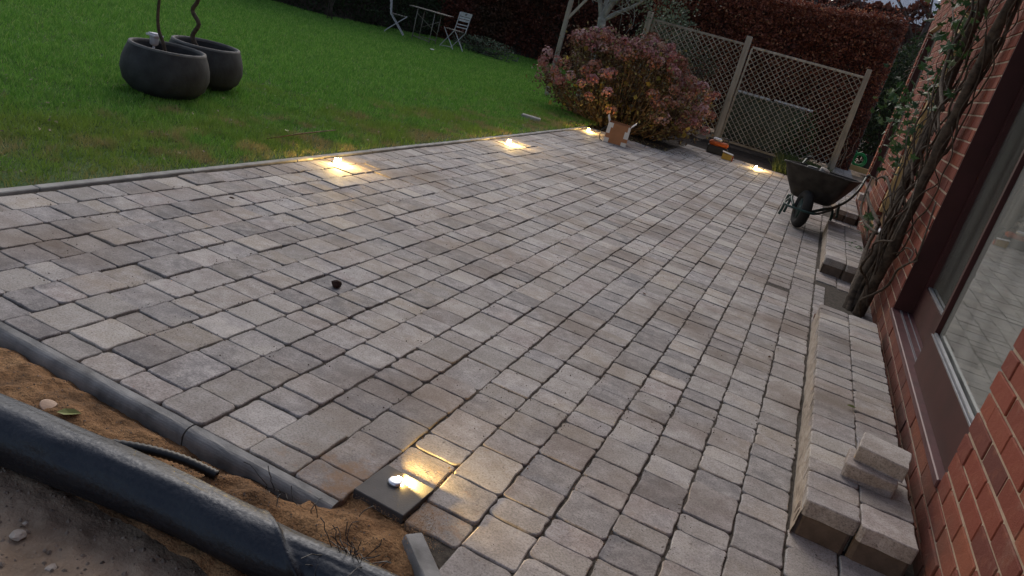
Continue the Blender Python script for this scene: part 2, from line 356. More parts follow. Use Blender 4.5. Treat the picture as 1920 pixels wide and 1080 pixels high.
# ------------------------------------------------------------ ground
def sheet(name, poly, z, m, kind='structure', th=0):
    me = mesh(name, [(a, b, z) for a, b in poly], [tuple(range(len(poly)))]); o = put(name, me, None, m); o['kind'] = kind; return o
sheet('ground', [(-150, -60), (150, -60), (150, 250), (-150, 250)], -.12, m_soil)
def grid(name, x0, x1, y0, y1, nx, ny, fz, m):
    V = []; F = []
    for j in range(ny+1):
        for i in range(nx+1):
            a = x0+(x1-x0)*i/nx; b = y0+(y1-y0)*j/ny; V.append((a, b, fz(a, b)))
    for j in range(ny):
        for i in range(nx):
            k = j*(nx+1)+i; F.append((k, k+1, k+nx+2, k+nx+1))
    o = put(name, mesh(name, V, F, True), None, m); o['kind'] = 'structure'; return o
N = lambda a, b, s, z=0: noise.noise(Vector((a*s, b*s, z)))
def soil_z(a, b):
    return -.075 + .014*N(a, b, 5) + .010*N(a, b, 20) + .006*N(a, b, 60)
grid('bare_earth', -3.2, -.05, -.2, 1.25, 260, 130, soil_z, m_soil)
grid('lawn', -40, -3.081, -.4, 60, 60, 90, lambda a, b: -.004, m_turf)
def sand_z(a, b):
    z = -.03 + .018*N(a, b, 6) + .014*N(a, b, 17) + .006*N(a, b, 50)
    # heaped up towards the lamp slab and against the far kerb end
    z += .034*math.exp(-((a+.70)**2+(b-1.45)**2)/.011)
    z -= .022*math.exp(-((b-1.45)/.03)**2)*(a < -.85)
    z = min(z, -.008+.006*N(a, b, 30)) if a > -.66 and b > 1.46 else z
    if b > 1.56 or a > -.42: z = min(z, -.02)
    z += .02*math.exp(-((a+.95)**2+(b-1.36)**2)/.02)
    z += .015*math.exp(-((a+1.7)**2+(b-1.36)**2)/.05)
    return z
grid('sand_bed', -3.07, -.33, 1.12, 1.72, 220, 60, sand_z, m_sand)

# ------------------------------------------------------------ paving
def paver_mesh(L, W, seed, H=.06):
    """tumbled block, W along x, L along y, top at z=0"""
    rr = random.Random(seed); hx = W/2-.0014; hy = L/2-.0008; c = .008+rr.random()*.010
    out = []
    for sx, sy in ((1, -1), (1, 1), (-1, 1), (-1, -1)):
        cc = c*(.5+rr.random()*1.1)
        p = [(sx*hx, sy*(hy-cc)), (sx*(hx-cc), sy*hy)]
        mid = (sx*(hx-cc*.32), sy*(hy-cc*.32))
        q = [p[0], mid, p[1]]
        if sx*sy < 0: q = q[::-1]
        out += q
    # order is ccw; add a wobbly midpoint on each side
    pts = []
    n = len(out)
    for i in range(n):
        pts.append(out[i])
        if i % 3 == 2:
            a = out[i]; b = out[(i+1) % n]
            for t in (.33, .67):
                j = -(rr.random()**2.2)*.0055
                mx_ = a[0]+(b[0]-a[0])*t; my = a[1]+(b[1]-a[1])*t
                ln = math.hypot(mx_, my); pts.append((mx_*(1+j/ln), my*(1+j/ln)))
    V = []; k = len(pts)
    for inset, z in ((.001, -H), (0, -.0045), (.0007, -.0016), (.0030+rr.random()*.0015, 0.0)):
        for a, b in pts:
            V.append((a*(1-inset/hx), b*(1-inset/hy), z - (rr.random()*.0012 if z < 0 else 0)))
    F = []
    for r_ in range(3):
        for i in range(k):
            a = r_*k+i; b = r_*k+(i+1) % k; F.append((a, b, b+k, a+k))
    F.append(tuple(3*k+i for i in range(k)))
    me = mesh('paver', V, F)
    for p in me.polygons: p.use_smooth = p.index >= k and p.index < 3*k
    me.materials.append(m_paver)
    return me
PM = {}
for L in (.105, .135, .165, .205):
    PM[L] = [paver_mesh(L, .16, int(L*1000)+i) for i in range(6)]
patio = put('patio', mesh('patio', [(-3.03, 1.49, -.0075), (-.77, 1.66, -.0075), (-.40, 1.42, -.0075), (0.05, .5, -.0075), (.8, .5, -.0075), (.8, 18.2, -.0075), (1.5, 18.2, -.0075), (1.5, 18.2, -.0075), (.36, 18.2, -.0075), (.36, 12.86, -.0075), (-1.95, 12.86, -.0075), (-1.95, 10.92, -.0075), (-3.03, 10.92, -.0075)],
        [(0, 1, 12), (1, 11, 12), (1, 2, 11), (2, 3, 4), (2, 4, 9), (2, 9, 11), (9, 10, 11), (4, 5, 9), (5, 8, 9)]), None, m_joint); patio['kind'] = 'structure'
X0 = .3504; WC = .16
items = []
HOLE = (.43, .60, 5.33, 5.97)
def near_edge(xc):
    if xc < -.74: return 1.492
    if xc < -.58: return 1.70
    if xc < -.5: return 1.535
    if xc < -.36: return 1.43-(xc+.45)*.8
    return max(.55, 1.43 - (xc+.42)*1.3)
for i in range(-3, 22):
    xc = X0 - WC*(i+.5)
    if i < 0: xc = X0 + .005 + WC*(-i-.5)
    if xc < -3.03: continue
    y = near_edge(xc); yend = 10.92 if xc < -1.95 else (12.86 if xc < .36 else 18.15)
    rr = random.Random(100+i); first = True
    if first and xc < -.5: y -= 0
    wx = 1.0
    while y < yend-.03:
        L = rr.choices((.105, .135, .165, .205), (.24, .34, .34, .08))[0]
        if first: L *= .55+.45*rr.random(); first = False
        if y+L > yend: L = yend-y
        base = min(PM, key=lambda q: abs(q-L))
        yc = y+L/2
        hide = (.35 < xc and (2.33 < yc < 4.80 or 6.46 < yc < 8.42 or 9.7 < yc < 11.4)) or (.36 < xc < .68 and HOLE[2]-.07 < yc < HOLE[3]+.07)
        if not hide:
            items.append((base, xc, yc, L/base, rr))
        y += L
for q in range(6): items.append((.105, (.39, q) if False else .392, 5.30+.118*q, 1.1, random.Random(q)))
recs = []
for base, xc, yc, sy, rr in items:
    me = rr.choice(PM[base]); z = rr.gauss(0, .002)
    s = px((xc, yc, 0)); area = 0
    if s and -60 < s[0] < 1980 and -60 < s[1] < 1140: area = 1/s[2]**3*base
    recs.append((area, me, xc+rr.gauss(0, .0012), yc, z, sy, rr.choice((0, math.pi))+rr.gauss(0, .008), rr.gauss(0, .008), rr.gauss(0, .008)))
recs.sort(key=lambda r: -r[0])
def paver_mx(r):
    if abs(r[2]-.392) < .006 and 5.2 < r[3] < 5.95: return Matrix.Translation((r[2], r[3], 0)) @ Matrix.Diagonal((.46, r[5], 1, 1))
    if False: return None
    return Matrix.Translation((r[2], r[3], r[4])) @ Matrix.Rotation(r[6], 4, 'Z') @ Matrix.Rotation(r[7], 4, 'X') @ Matrix.Rotation(r[8], 4, 'Y') @ Matrix.Diagonal((1, r[5], 1, 1))
for r in recs[:300]:
    o = put('paver', r[1], patio); o.matrix_local = paver_mx(r)
join_pieces('paver', [(r[1], paver_mx(r)) for r in recs[300:]], m_paver, patio)
# the soil pocket at the vine foot
box_obj('planting_hole', None, m_soil, .425, .60, 5.27, 5.99, -.06, -.035)['kind'] = 'structure'

m_bed = simple('dark_bed_soil', (.03, .02, .014), .95, var=.5, scale=12, bump=.9, bscale=60)
grid('flower_bed', -3.03, -1.955, 10.925, 14.9, 30, 80, lambda a, b: -.03+.03*N(a, b, 3)+.015*N(a, b, 9), m_bed)
grid('flower_bed', -1.95, .355, 12.865, 17, 50, 80, lambda a, b: -.03+.02*N(a, b, 3)+.012*N(a, b, 9), m_bed)
# lawn edging strip, in lengths
ed = empty('lawn_edging', (0, 0, 0)); ed['kind'] = 'structure'
y = 1.45
while y < 10.85:
    L = min(.915, 10.86-y)
    box_obj('edging_stone', ed, m_strip, -3.08+random.gauss(0, .001), -3.034, y+.002, y+L-.002, -.12, .006+random.gauss(0, .0012), bev=.004); y += L

# kerbs
kb = empty('concrete_kerb', (0, 0, 0), 0, 'long grey round-topped concrete kerb between sand trench and paving', 'kerb')
def kerb_piece(p0, p1, w_=.044, h=.15, top=.004, ft=.45):
    p0 = Vector((*p0, 0)); p1 = Vector((*p1, 0)); d = (p1-p0); L = d.length; d.normalize(); n = Vector((-d.y, d.x, 0))  # n towards the paving
    prof = [(0, -h), (0, top-.003), (-.003, top), (-w_*ft, top-.001)] + [(-w_*(ft+(1-ft)*math.sin(R(15*q_))), top-.001-.03*(1-math.cos(R(15*q_)))) for q_ in range(1, 7)] + [(-w_, -h)]
    V = []; k = len(prof); S = 14
    for j in range(S+1):
        q = p0 + d*(L*j/S)
        for a, z in prof: V.append(q + n*(a + .0012*N(q.x, q.y+a*9, 14)) + Vector((0, 0, z + (.0016*N(q.x*2, a*20, 11) if z > -h else 0))))
    F = [(j*k+i, j*k+(i+1) % k, (j+1)*k+(i+1) % k, (j+1)*k+i) for j in range(S) for i in range(k)]
    F += [tuple(range(k))[::-1], tuple(S*k+i for i in range(k))]
    me = mesh('kerb_stone', V, F); put('kerb_stone', me, kb, m_kerb)
for a, b in ((-3.03, -2.13), (-2.125, -1.265), (-1.26, -.775)): kerb_piece((a, 1.486), (b, 1.486))
kb2 = empty('concrete_kerb', (0, 0, 0), 0, 'short stub of grey concrete kerb at the bottom edge below the lamp slab', 'kerb')
kb = kb2
kerb_piece((-.545, 1.525), (-.36, 1.36), w_=.052, ft=.8)

m_shaded_block = simple('shaded_brown_block', (.115, .085, .068), .9, var=.35, scale=14, bump=.6, bscale=150)  # shade on the step fronts put into a darker brown block colour
# ------------------------------------------------------------ raised steps along the house
step_data = [
 ('low paved step nearest the camera with two loose blocks on top', 2.325, 4.86, .362, .70),
 ('low paved step in front of the wheelbarrow beside the vine trunk', 6.42, 8.50, .378, .71),
 ('low paved step farthest away behind the wheelbarrow legs', 9.68, 11.5, .46, .725)]
for lab, y0, y1, xa, xb in step_data:
    st = empty('paved_step', ((xa+xb)/2, (y0+y1)/2, 0), 0, lab, 'step', 'paved steps along the house wall'); ox, oy = (xa+xb)/2, (y0+y1)/2
    Wd = (xb-xa)/2
    bm = bmesh.new(); box(bm, xa-ox+.004, xb-ox-.006, y0-oy+.05, y1-oy-.02, -.01, .118)
    put('core', bm_mesh('core', bm), st, m_mort)
    # rough mortar riser along the patio side
    V = []; F = []; ny = int((y1-y0)/.02); nz = 8
    for j in range(ny+1):
        for i in range(nz+1):
            yy_ = y0-oy+.004+(y1-y0-.01)*j/ny; z = -.012+.124*i/nz
            V.append((xa-ox-.002-.004*N(yy_, z*3, 7)-.0025*N(yy_, z, 30)+.006*(i/nz)**2, yy_, z))
    for j in range(ny):
        for i in range(nz): k = j*(nz+1)+i; F.append((k, k+1, k+nz+2, k+nz+1))
    put('riser_face', mesh('riser_face', V, F, True), st, m_mort)
    for c_ in (0, 1):
        y = y0 - (.0 if c_ == 0 else .012); first = True
        while y < y1-.03:
            L = random.choice((.10, .125, .125, .16)); L = min(L, y1-y)
            base = min(PM, key=lambda q: abs(q-L)); me = random.choice(PM[base])
            o = put('paver', me, st); o.location = (xa-ox+Wd*(c_+.5), y+L/2-oy, .13+random.gauss(0, .0015)); o.rotation_euler = (random.gauss(0, .008), random.gauss(0, .008), random.choice((0, math.pi)))
            o.scale = (Wd/.16*1.005, L/base, .9); y += L
    # blocks under the front edge
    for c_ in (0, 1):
        me = paver_mesh(.10, Wd, 900+c_, H=.09); me.materials.clear(); me.materials.append(m_shaded_block); o = put('paver', me, st); o.location = (xa-ox+Wd*(c_+.5)-(.005 if c_ == 0 else 0), y0-oy+.060-.010*c_, .0745)
# loose blocks on the first step
lm = paver_mesh(.155, .17, 991, H=.055)
for v_ in lm.vertices: v_.co += Vector((N(v_.co.x*3, v_.co.y*3, 9), N(v_.co.y*3, v_.co.x*3, 8, 3), 0))*.006
a = put('loose_paver', lm); a.location = (.558, 2.655, .187); a.rotation_euler = (.01, -.015, -.10); tag(a, 'lower of two loose grey blocks stacked on the nearest step end', 'paving block')
lm2 = paver_mesh(.155, .168, 993, H=.056)
for v_ in lm2.vertices: v_.co += Vector((N(v_.co.x*3, v_.co.y*3, 9, 7), N(v_.co.y*3, v_.co.x*3, 8, 5), 0))*.007
b = put('loose_paver', lm2); b.location = (.580, 2.695, .243); b.rotation_euler = (0, .01, -.16); tag(b, 'upper of two loose grey blocks stacked on the nearest step end', 'paving block')
lm3 = paver_mesh(.10, .10, 995, H=.06)
b = put('loose_paver', lm3); b.location = (.712, 10.2, .33); b.rotation_euler = (0, 0, 0); b.scale = (.9, 2.2, 1.3); tag(b, 'small purple grey block resting against the wall below the far window', 'paving block')
bb = put('brick_piece', mesh('brick_piece', *(lambda bm: ([v.co[:] for v in bm.verts], [tuple(v.index for v in f.verts) for f in bm.faces]))((lambda bm: (box(bm, -.02, .02, -.03, .03, 0, .022, bev=.003), bm.verts.index_update(), bm)[-1])(bmesh.new())))); bb.data.materials.append(m_brick)
bb.location = (.385, 4.98, .003); tag(bb, 'small broken piece of red brick lying beside the nearest step', 'brick piece')

# ------------------------------------------------------------ house
house = empty('brick_house', (.75, 6, 0), 0, 'red brick house wall with maroon framed windows beside the patio', 'house')
HX, HY = .75, 6
def hb(name, m, x0, x1, y0, y1, z0, z1, bev=0, parent=None):
    return box_obj(name, parent or house, m, x0-HX, x1-HX, y0-HY, y1-HY, z0, z1, bev=bev)
OPEN = [(2.63, 4.95, .205, 2.36), (6.80, 8.25, .28, 2.36), (9.85, 11.38, .355, 2.36)]
YS, YE, TOP = -1.2, 11.62, 3.31
bm = bmesh.new()
def wseg(y0, y1, z0, z1): box(bm, .755-HX, .98-HX, y0-HY, y1-HY, z0, z1)
edges = [YS] + [v for o in OPEN for v in o[:2]] + [YE-.006]
for k in range(0, len(edges), 2): wseg(edges[k]+(.003 if k else 0), edges[k+1]-.004, -.3, TOP)
for (a, b, c, d) in OPEN: wseg(a-.004+.0005, b+.003-.0005, -.3, c-.004); wseg(a-.0035, b+.0025, d+.004, TOP)
put('wall', bm_mesh('wall', bm), house, m_mortar)
brick_me = {}
def brick_mesh(L):
    key = round(L, 3)
    if key not in brick_me:
        bm = bmesh.new(); box(bm, 0, .1025, -L/2, L/2, -.0325, .0325, bev=.0028); me = bm_mesh('brick', bm); me.materials.append(m_brick); brick_me[key] = me
    return brick_me[key]
bl = []
for row in range(-2, 42):
    zc = .205 + .075*row - .0375
    segs = [(YS, YE)]
    for (a, b, c, d) in OPEN:
        if c+.01 < zc+.03 and zc-.03 < d-.01:
            ns = []
            for s in segs:
                if a > s[0] and b < s[1]: ns += [(s[0], a), (b, s[1])]
                else: ns.append(s)
            segs = ns
    if zc > TOP-.04: continue
    for (s0, s1) in segs:
        y = s0; L = .1025 if row % 2 else .215; 
        while y < s1-.04:
            LL = min(L, s1-y)
            if s1-(y+LL+.01) < .05: LL = s1-y
            bl.append((y+LL/2, zc, round(LL, 3))); y += LL+.01; L = .215
br = []
for (yc, zc, L) in bl:
    s = px((.75, yc, zc)); a = 0
    if s and -40 < s[0] < 1960 and -40 < s[1] < 1120 and yc > 1: a = L/s[2]**2.6
    if 2.63 < yc < 4.95 and zc > 1.5: a = 0
    br.append((a, yc, zc, L))
br.sort(key=lambda r: -r[0])
J = lambda s: random.gauss(0, s)
rest = []
for k, (a, yc, zc, L) in enumerate(br):
    loc = (.75-HX+J(.0012), yc-HY+J(.001), zc+J(.001))
    if k < 300 and a > 0: put('brick', brick_mesh(L), house, loc=loc)
    else: rest.append((brick_mesh(L), Matrix.Translation(loc)))
join_pieces('brick', rest, m_brick, house)
# interior and roof
hb('room_floor', m_roomfloor, .985, 5, YS, YE-.01, .02, .06); hb('room_wall', m_room, 4.2, 4.3, YS, YE-.02, .065, 2.9)
hb('ceiling', m_room, .985, 5, YS, YE-.01, 2.92, 3.0); hb('end_wall', m_mortar, .985, 5, YE-.2, YE-.012, .065, 2.9); hb('end_wall', m_mortar, .985, 5, YS, YS+.2, .065, 2.9)
bm = bmesh.new()
vs = [bm.verts.new(Vector(v)-Vector((HX, HY, 0))) for v in ((.45, YS-.2, 3.22), (.45, YE+.2, 3.22), (3.2, YE+.2, 4.9), (3.2, YS-.2, 4.9), (6, YS-.2, 3.2), (6, YE+.2, 3.2), (.45, YS-.2, 3.3), (.45, YE+.2, 3.3), (3.2, YE+.2, 5), (3.2, YS-.2, 5))]
for f in ((0, 1, 2, 3), (6, 9, 8, 7), (0, 6, 7, 1), (3, 2, 5, 4), (2, 8, 5), (9, 3, 4)): bm.faces.new([vs[i] for i in f])
put('roof', bm_mesh('roof', bm), house, simple('roof_tile', (.1, .05, .04), .9))
# window nearest the camera: fixed pane and a sash standing proud
def window(y0, y1, z0, z1, kind):
    wf = empty('window', (0, 0, 0)); wf.parent = house; wf.location = (0, 0, 0)
    P = lambda n, m, *a, bev=0: hb(n, m, *a, bev=bev, parent=wf)
    P('sill', m_sill, .742, .98, y0+.004, y1-.004, z0+.0, z0+.032, bev=.004)
    if kind == 1:
        for xx in (.79, .798): P('sill_ridge', m_alu, xx, xx+.003, y0+.006+1.2, y1-.01, z0+.033, z0+.036)
        P('sill_ridge', m_alu, .834, .838, y0+.006+1.4, y1-.01, z0+.033, z0+.036)
        ym = 3.86
        # fixed frame (far half), X .86
        P('frame', m_frame, .86, .92, ym, y1-.004, z0+.033, .425); P('frame', m_frame, .86, .92, y1-.075, y1-.005, .4255, z1-.05)
        P('frame', m_frame, .86, .92, ym, y1-.006, z1-.0495, z1-.003)
        P('frame', m_frame, .862, .922, ym+.002, ym+.06, .4258, z1-.05)
        P('glazing_bead', m_alu, .868, .884, ym+.0605, y1-.0755, .4257, .437)
        P('pane', m_glass_dim, .888, .892, ym+.06, y1-.075, .426, z1-.05)
        # sash (near half), X .78
        P('frame', m_frame, .775, .835, y0+.004, ym, z0+.033, .415); P('frame', m_frame, .785, .812, ym-.036, ym-.001, .4155, z1-.05)
        P('frame', m_frame, .753, .8595, y1-.016, y1-.003, z0+.0335, z1-.003)
        P('frame', m_frame, .775, .835, y0+.005, y0+.06, .4155, z1-.05); P('frame', m_frame, .775, .835, y0+.006, ym-.002, z1-.0495, z1-.004)
        P('glazing_bead', m_alu, .784, .797, y0+.0605, ym-.0425, .4157, .431); P('glazing_bead', m_alu, .7755, .781, y0+.0607, ym-.0427, .4157, .422)
        P('pane', m_glass, .806, .81, y0+.06, ym-.042, .416, z1-.05)
    else:
        ff = m_frame if kind == 3 else m_tan
        P('frame', m_frame, .80, .87, y0+.004, y1-.004, z0+.033, z0+.13); P('frame', m_frame, .80, .87, y0+.0045, y1-.0045, z1-.08, z1-.004)
        P('frame', m_frame, .80, .87, y0+.005, y0+.07, z0+.1305, z1-.081); P('frame', ff, .765, .87, y1-.12, y1-.005, z0+.1306, z1-.081)
        P('frame', m_frame, .802, .868, (y0+y1)/2-.03, (y0+y1)/2+.03, z0+.1304, z1-.082)
        P('pane', m_glass_dim, .83, .834, y0+.07, y1-.12, z0+.131, z1-.082)
    return wf
window(*OPEN[0], 1); window(*OPEN[1], 2); window(*OPEN[2], 3)
# net curtain folds hanging inside the near window
V = []; F = []; n = 120
for i in range(n+1):
    yy_ = 2.9+1.95*i/n; xo = .022*math.sin(i*.9)+.01*math.sin(i*2.3)
    V += [(1.02+xo-HX, yy_-HY, .10), (1.02+xo*.8-HX, yy_-HY, 2.3)]
for i in range(n): F.append((2*i, 2*i+2, 2*i+3, 2*i+1))
put('curtain', mesh('curtain', V, F, True), house, m_curtain)
# white packet on the second sill
pk = box_obj('white_packet', None, m_rail, .755, .80, 7.0, 7.5, .313, .34, bev=.008); tag(pk, 'crumpled white packet lying on the window sill behind the vine', 'packet')

# ------------------------------------------------------------ recessed paving lights
lamp_xy = [((-.700, 1.640), 'steel paving light on the dark slab by the sand, nearest to the camera'),
           ((-2.92, 4.46), 'glowing paving light at the lawn edge nearest the two round planters'),
           ((-2.88, 7.45), 'glowing paving light at the lawn edge, middle of the three there'),
           ((-2.93, 10.45), 'glowing paving light in the patio corner beside the cardboard box'),
           ((-.74, 12.47), 'glowing paving light at the far edge in front of the lattice')]
for k, ((lx, ly), lab) in enumerate(lamp_xy):
    z0 = .014 if k == 0 else .004
    t = empty('paving_light', (lx, ly, z0), 0, lab, 'paving light', 'low lights set in the patio paving')
    v, f = lathe([(.0205, 0), (.0215, .003), (.0215, .006), (.0195, .009), (.015, .0108), (.008, .0118), (.0001, .012)], 24); put('cap', mesh('cap', v, f, True), t, m_steel)
    ang = R(50) if k == 0 else R(-12)
    # glowing slot on one side, oversized on the far lights to imitate glare
    V = []; F = []; n = 10
    for i in range(n+1):
        a = ang + (i/n-.5)*R(120); rs = .0222 if k == 0 else .033; V += [(rs*math.cos(a), rs*math.sin(a), .001), (rs*math.cos(a), rs*math.sin(a), .009 if k == 0 else .036)]
    for i in range(n): F.append((2*i, 2*i+2, 2*i+3, 2*i+1))
    put('light_slot', mesh('light_slot', V, F), t, m_glow)
    ld = bpy.data.lights.new('paving_light_bulb', 'SPOT' if k == 0 else 'POINT'); ld.color = (1, .66, .22); ld.shadow_soft_size = .004
    if k == 0: ld.spot_size = R(150); ld.spot_blend = .4
    ld.energy = 3.6 if k == 0 else (8 if k == 4 else (3 if k == 3 else 4.5))
    lo = bpy.data.objects.new('paving_light_bulb', ld); C.objects.link(lo); lo.parent = t
    rr_ = .025 if k == 0 else .05
    lo.location = (rr_*math.cos(ang), rr_*math.sin(ang), .0115 if k == 0 else .03)
    if k == 0: lo.rotation_euler = Vector((math.cos(ang), math.sin(ang), -.12)).to_track_quat('-Z', 'Y').to_euler()

# dark slab under the nearest light
bm = bmesh.new(); box(bm, -.08, .08, -.078, .078, -.03, 0, bev=.002)
sl = put('lamp_slab', bm_mesh('lamp_slab', bm), None, m_slab, loc=(-.687, 1.618, .0135), rot=(R(.6), R(-1), R(-3))); tag(sl, 'smooth dark grey square slab that carries the nearest paving light', 'slab')
bmg = []
V = []; F = []
for kk_ in range(3000):
    a_ = random.uniform(-2, -.45); b_ = random.uniform(.72, 1.2) if kk_ < 1500 else random.uniform(1.2, 1.5); s_ = random.choice((.002, .002, .003, .003, .005, .007) if kk_ < 1500 else (.0012, .002, .003)); z_ = soil_z(a_, b_) if kk_ < 1500 else sand_z(a_, b_); b0 = len(V); an = random.random()*6
    for q in range(5): V.append((a_+s_*math.cos(an+q*1.257)*random.uniform(.7, 1.3), b_+s_*math.sin(an+q*1.257), z_-.001))
    V.append((a_, b_, z_+s_*.7)); F += [(b0+q, b0+(q+1) % 5, b0+5) for q in range(5)]
tag(put('gravel', mesh('gravel', V, F), None, simple('grit', (.2, .16, .13), .9, var=.6, scale=40, bump=0)), 'loose grit and crumbs strewn over the bare earth at lower left', 'gravel', kind='stuff')
V = []; F = []
for _ in range(5200):
    b_ = random.uniform(1.5, 6)**1.0; i_ = random.randint(-1, 20); a_ = X0-WC*i_+random.gauss(0, .012) if random.random() < .8 else random.uniform(-3, .3); s_ = random.choice((.0012, .0015, .002, .003)); an = random.random()*6; b0 = len(V)
    if a_ > .35 or (a_ < -.4 and b_ < 1.72): continue
    for q in range(4): V.append((a_+s_*math.cos(an+q*1.57)*random.uniform(.7, 1.5), b_+s_*math.sin(an+q*1.57), -.001))
    V.append((a_, b_, s_*.7+.001)); F += [(b0+q, b0+(q+1) % 4, b0+4) for q in range(4)]
tag(put('soil_crumbs', mesh('soil_crumbs', V, F), None, simple('crumb_soil', (.10, .07, .05), .95, var=.6, bump=0)), 'fine brown soil crumbs and grit lying along the joints of the paving', 'grit', kind='stuff')
# spilt sand crumbs on stones
pts = []; 
for cx, cy, sx, sy, n_ in ((-.60, 1.66, .05, .06, 700), (-.55, 1.56, .03, .05, 600), (-.85, 1.57, .06, .035, 260), (-1.0, 1.56, .08, .04, 150), (-.75, 1.75, .09, .04, 260), (-.70, 1.52, .10, .02, 700), (-.57, 1.5, .05, .03, 400)):
    for _ in range(n_): pts.append((random.gauss(cx, sx), random.gauss(cy, sy), .004))
V = []; F = []
for p in pts:
    s = random.uniform(.0006, .0022); b0 = len(V)
    for q in ((1, 0, 0), (-.5, .8, 0), (-.5, -.8, 0), (0, 0, .4)): V.append((p[0]+q[0]*s*random.uniform(.6, 1.3), p[1]+q[1]*s, p[2]-.003+q[2]*s))
    F += [(b0, b0+1, b0+3), (b0+1, b0+2, b0+3), (b0+2, b0, b0+3)]
tag(put('spilt_sand', mesh('spilt_sand', V, F), None, simple('dry_sand', (.34, .2, .1), .95, bump=0)), 'orange sand crumbs spilt over the pavers around the dark slab', 'sand', kind='stuff')

# ------------------------------------------------------------ black membrane roll, conduit, threads
path = smoothpath([(-2.7, .98, .02), (-2.2, 1.04, .02), (-1.866, 1.083, .018), (-1.551, 1.132, .015), (-1.377, 1.157, .015), (-1.212, 1.183, .018), (-1.031, 1.203, .02), (-.903, 1.210, .02), (-.751, 1.226, .015), (-.61, 1.25, .012), (-.45, 1.27, .008), (-.2, 1.26, .0)], 10)
V = []; F = []; n = 90
path = smoothpath(path, 3)
for i, p in enumerate(path):
    t = (path[min(i+1, len(path)-1)]-path[max(i-1, 0)]).normalized(); u = Vector((0, 0, 1)); s = t.cross(u).normalized(); u = s.cross(t)
    X = p.x; r0 = .080 - .010*max(0, min(1, (X+1.5)/.5)) - .004*max(0, min(1, (X+.80)/.3))
    for k in range(n):
        a = 2*math.pi*k/n
        r = r0*(1 + .07*N(X*1.2, math.cos(a), 1.6, math.sin(a)) + .03*N(X*3, math.cos(a)*2, 2, math.sin(a)*2))
        aa = a if a < 1.5*math.pi else a-2*math.pi; fa = 2.3-(X+.83)*13
        if X > -.95:
            e_ = max(0, min(1, (aa-fa)/.10)); r -= .009*e_*min(1, (X+.95)/.08); r += .005*math.exp(-((aa-fa)/.13)**2)
        r += .006*math.exp(-((X+1.37)/.05)**2-((aa-1.0)/.3)**2) - .004*math.exp(-((X+1.30)/.04)**2-((aa-.8)/.25)**2)
        V.append(p + s*math.cos(a)*r + u*math.sin(a)*r*.9)
for i in range(len(path)-1):
    for k in range(n): a = i*n+k; b = i*n+(k+1) % n; F.append((a, b, b+n, a+n))
F.append(tuple(range(n))[::-1]); F.append(tuple((len(path)-1)*n+k for k in range(n)))
tag(put('membrane_roll', mesh('membrane_roll', V, F, True), None, m_poly), 'thick rolled length of black plastic membrane lying beside the sand trench', 'plastic roll')
pp = smoothpath([(-1.40, 1.235, .0), (-1.28, 1.29, .015), (-1.17, 1.335, .012), (-1.07, 1.365, -.005)], 16)
V = []; F = []; n = 14
rad = [.014 if i % 2 else .0115 for i in range(len(pp))]
v, f = tube_data(pp, rad, n); f = f[:-1]
t = empty('drain_conduit', (0, 0, 0), 0, 'thin black corrugated conduit sticking out from under the plastic roll', 'conduit')
put('hose', mesh('hose', v, f, True), t, m_blackp)
d = (pp[-1]-pp[-4]).normalized(); v, f = tube_data([pp[-1]-d*.012, pp[-1]-d*.02], [.0095, .0095], 12); put('bore', mesh('bore', v, f), t, m_rubber)
def threads(n_, cx, cy, cz, sp, ln, label, seed):
    rr = random.Random(seed); L = []
    for _ in range(n_):
        p = Vector((cx+rr.gauss(0, sp), cy+rr.gauss(0, sp*.6), cz)); d = Vector((rr.gauss(0, 1), rr.gauss(0, 1), abs(rr.gauss(0, .7)))).normalized(); q = [p.copy()]
        for k in range(6):
            d = (d+Vector((rr.gauss(0, .4), rr.gauss(0, .4), rr.gauss(0, .35)-.12))).normalized(); p = p+d*ln/6; p.z = max(p.z, cz-.03); q.append(p.copy())
        L.append((q, [.0011]*len(q)))
    v, f = tubes(L, 4); tag(put('frayed_threads', mesh('frayed_threads', v, f), None, m_blackp), label, 'threads')
threads(8, -.93, 1.42, -.02, .02, .11, 'few loose black threads standing up in front of the kerb', 3)
threads(34, -.60, 1.275, .05, .022, .09, 'dense tuft of frayed black threads on the end of the plastic roll', 5)
threads(8, -.72, 1.40, -.02, .05, .08, 'scattered black threads on the orange sand below the slab', 6)
def pebble(x_, y_, z_, s, m, label, cat='stone', name='stone_chip', flat=.5, seed=0):
    bm = bmesh.new(); bmesh.ops.create_icosphere(bm, subdivisions=2, radius=s)
    for v in bm.verts:
        v.co *= 1+.35*noise.noise(v.co/s*1.3+Vector((seed*3.1, 0, 0)))+.12*noise.noise(v.co/s*4+Vector((seed, 2, 0))); v.co.z *= flat
    return tag(put(name, bm_mesh(name, bm), None, m, loc=(x_, y_, z_)), label, cat)
pebble(-1.625, 2.66, .012, .022, m_clod, 'dark brown clod of earth lying alone on the paving', 'earth clod', 'earth_clod', .8)
pebble(-1.275, .985, -.068, .016, m_stonech, 'pale pointed stone chip on the bare earth at the left edge', seed=2)
pebble(-1.145, .965, -.072, .012, m_stonech, 'small pale stone chip on the bare earth, right of the larger one', seed=3)
pebble(-1.02, .90, -.07, .011, m_stonech, 'pinkish stone chip on the bare earth below the plastic roll', seed=4)
pebble(-1.30, 1.02, -.072, .006, m_stonech, 'tiny white stone chip on the bare earth near the roll', seed=5)
V, F = lathe([(.026, 0), (.027, .006), (.024, .009), (.0001, .010)], 20); t = tag(put('pale_disc', mesh('pale_disc', V, F, True), None, simple('pinkish_plastic', (.6, .42, .3), .5)), 'pale pinkish disc half buried in the sand behind the roll', 'disc'); t.location = (-1.59, 1.30, -.015); t.rotation_euler = (.25, .35, .3); t.scale = (1, .75, .4)
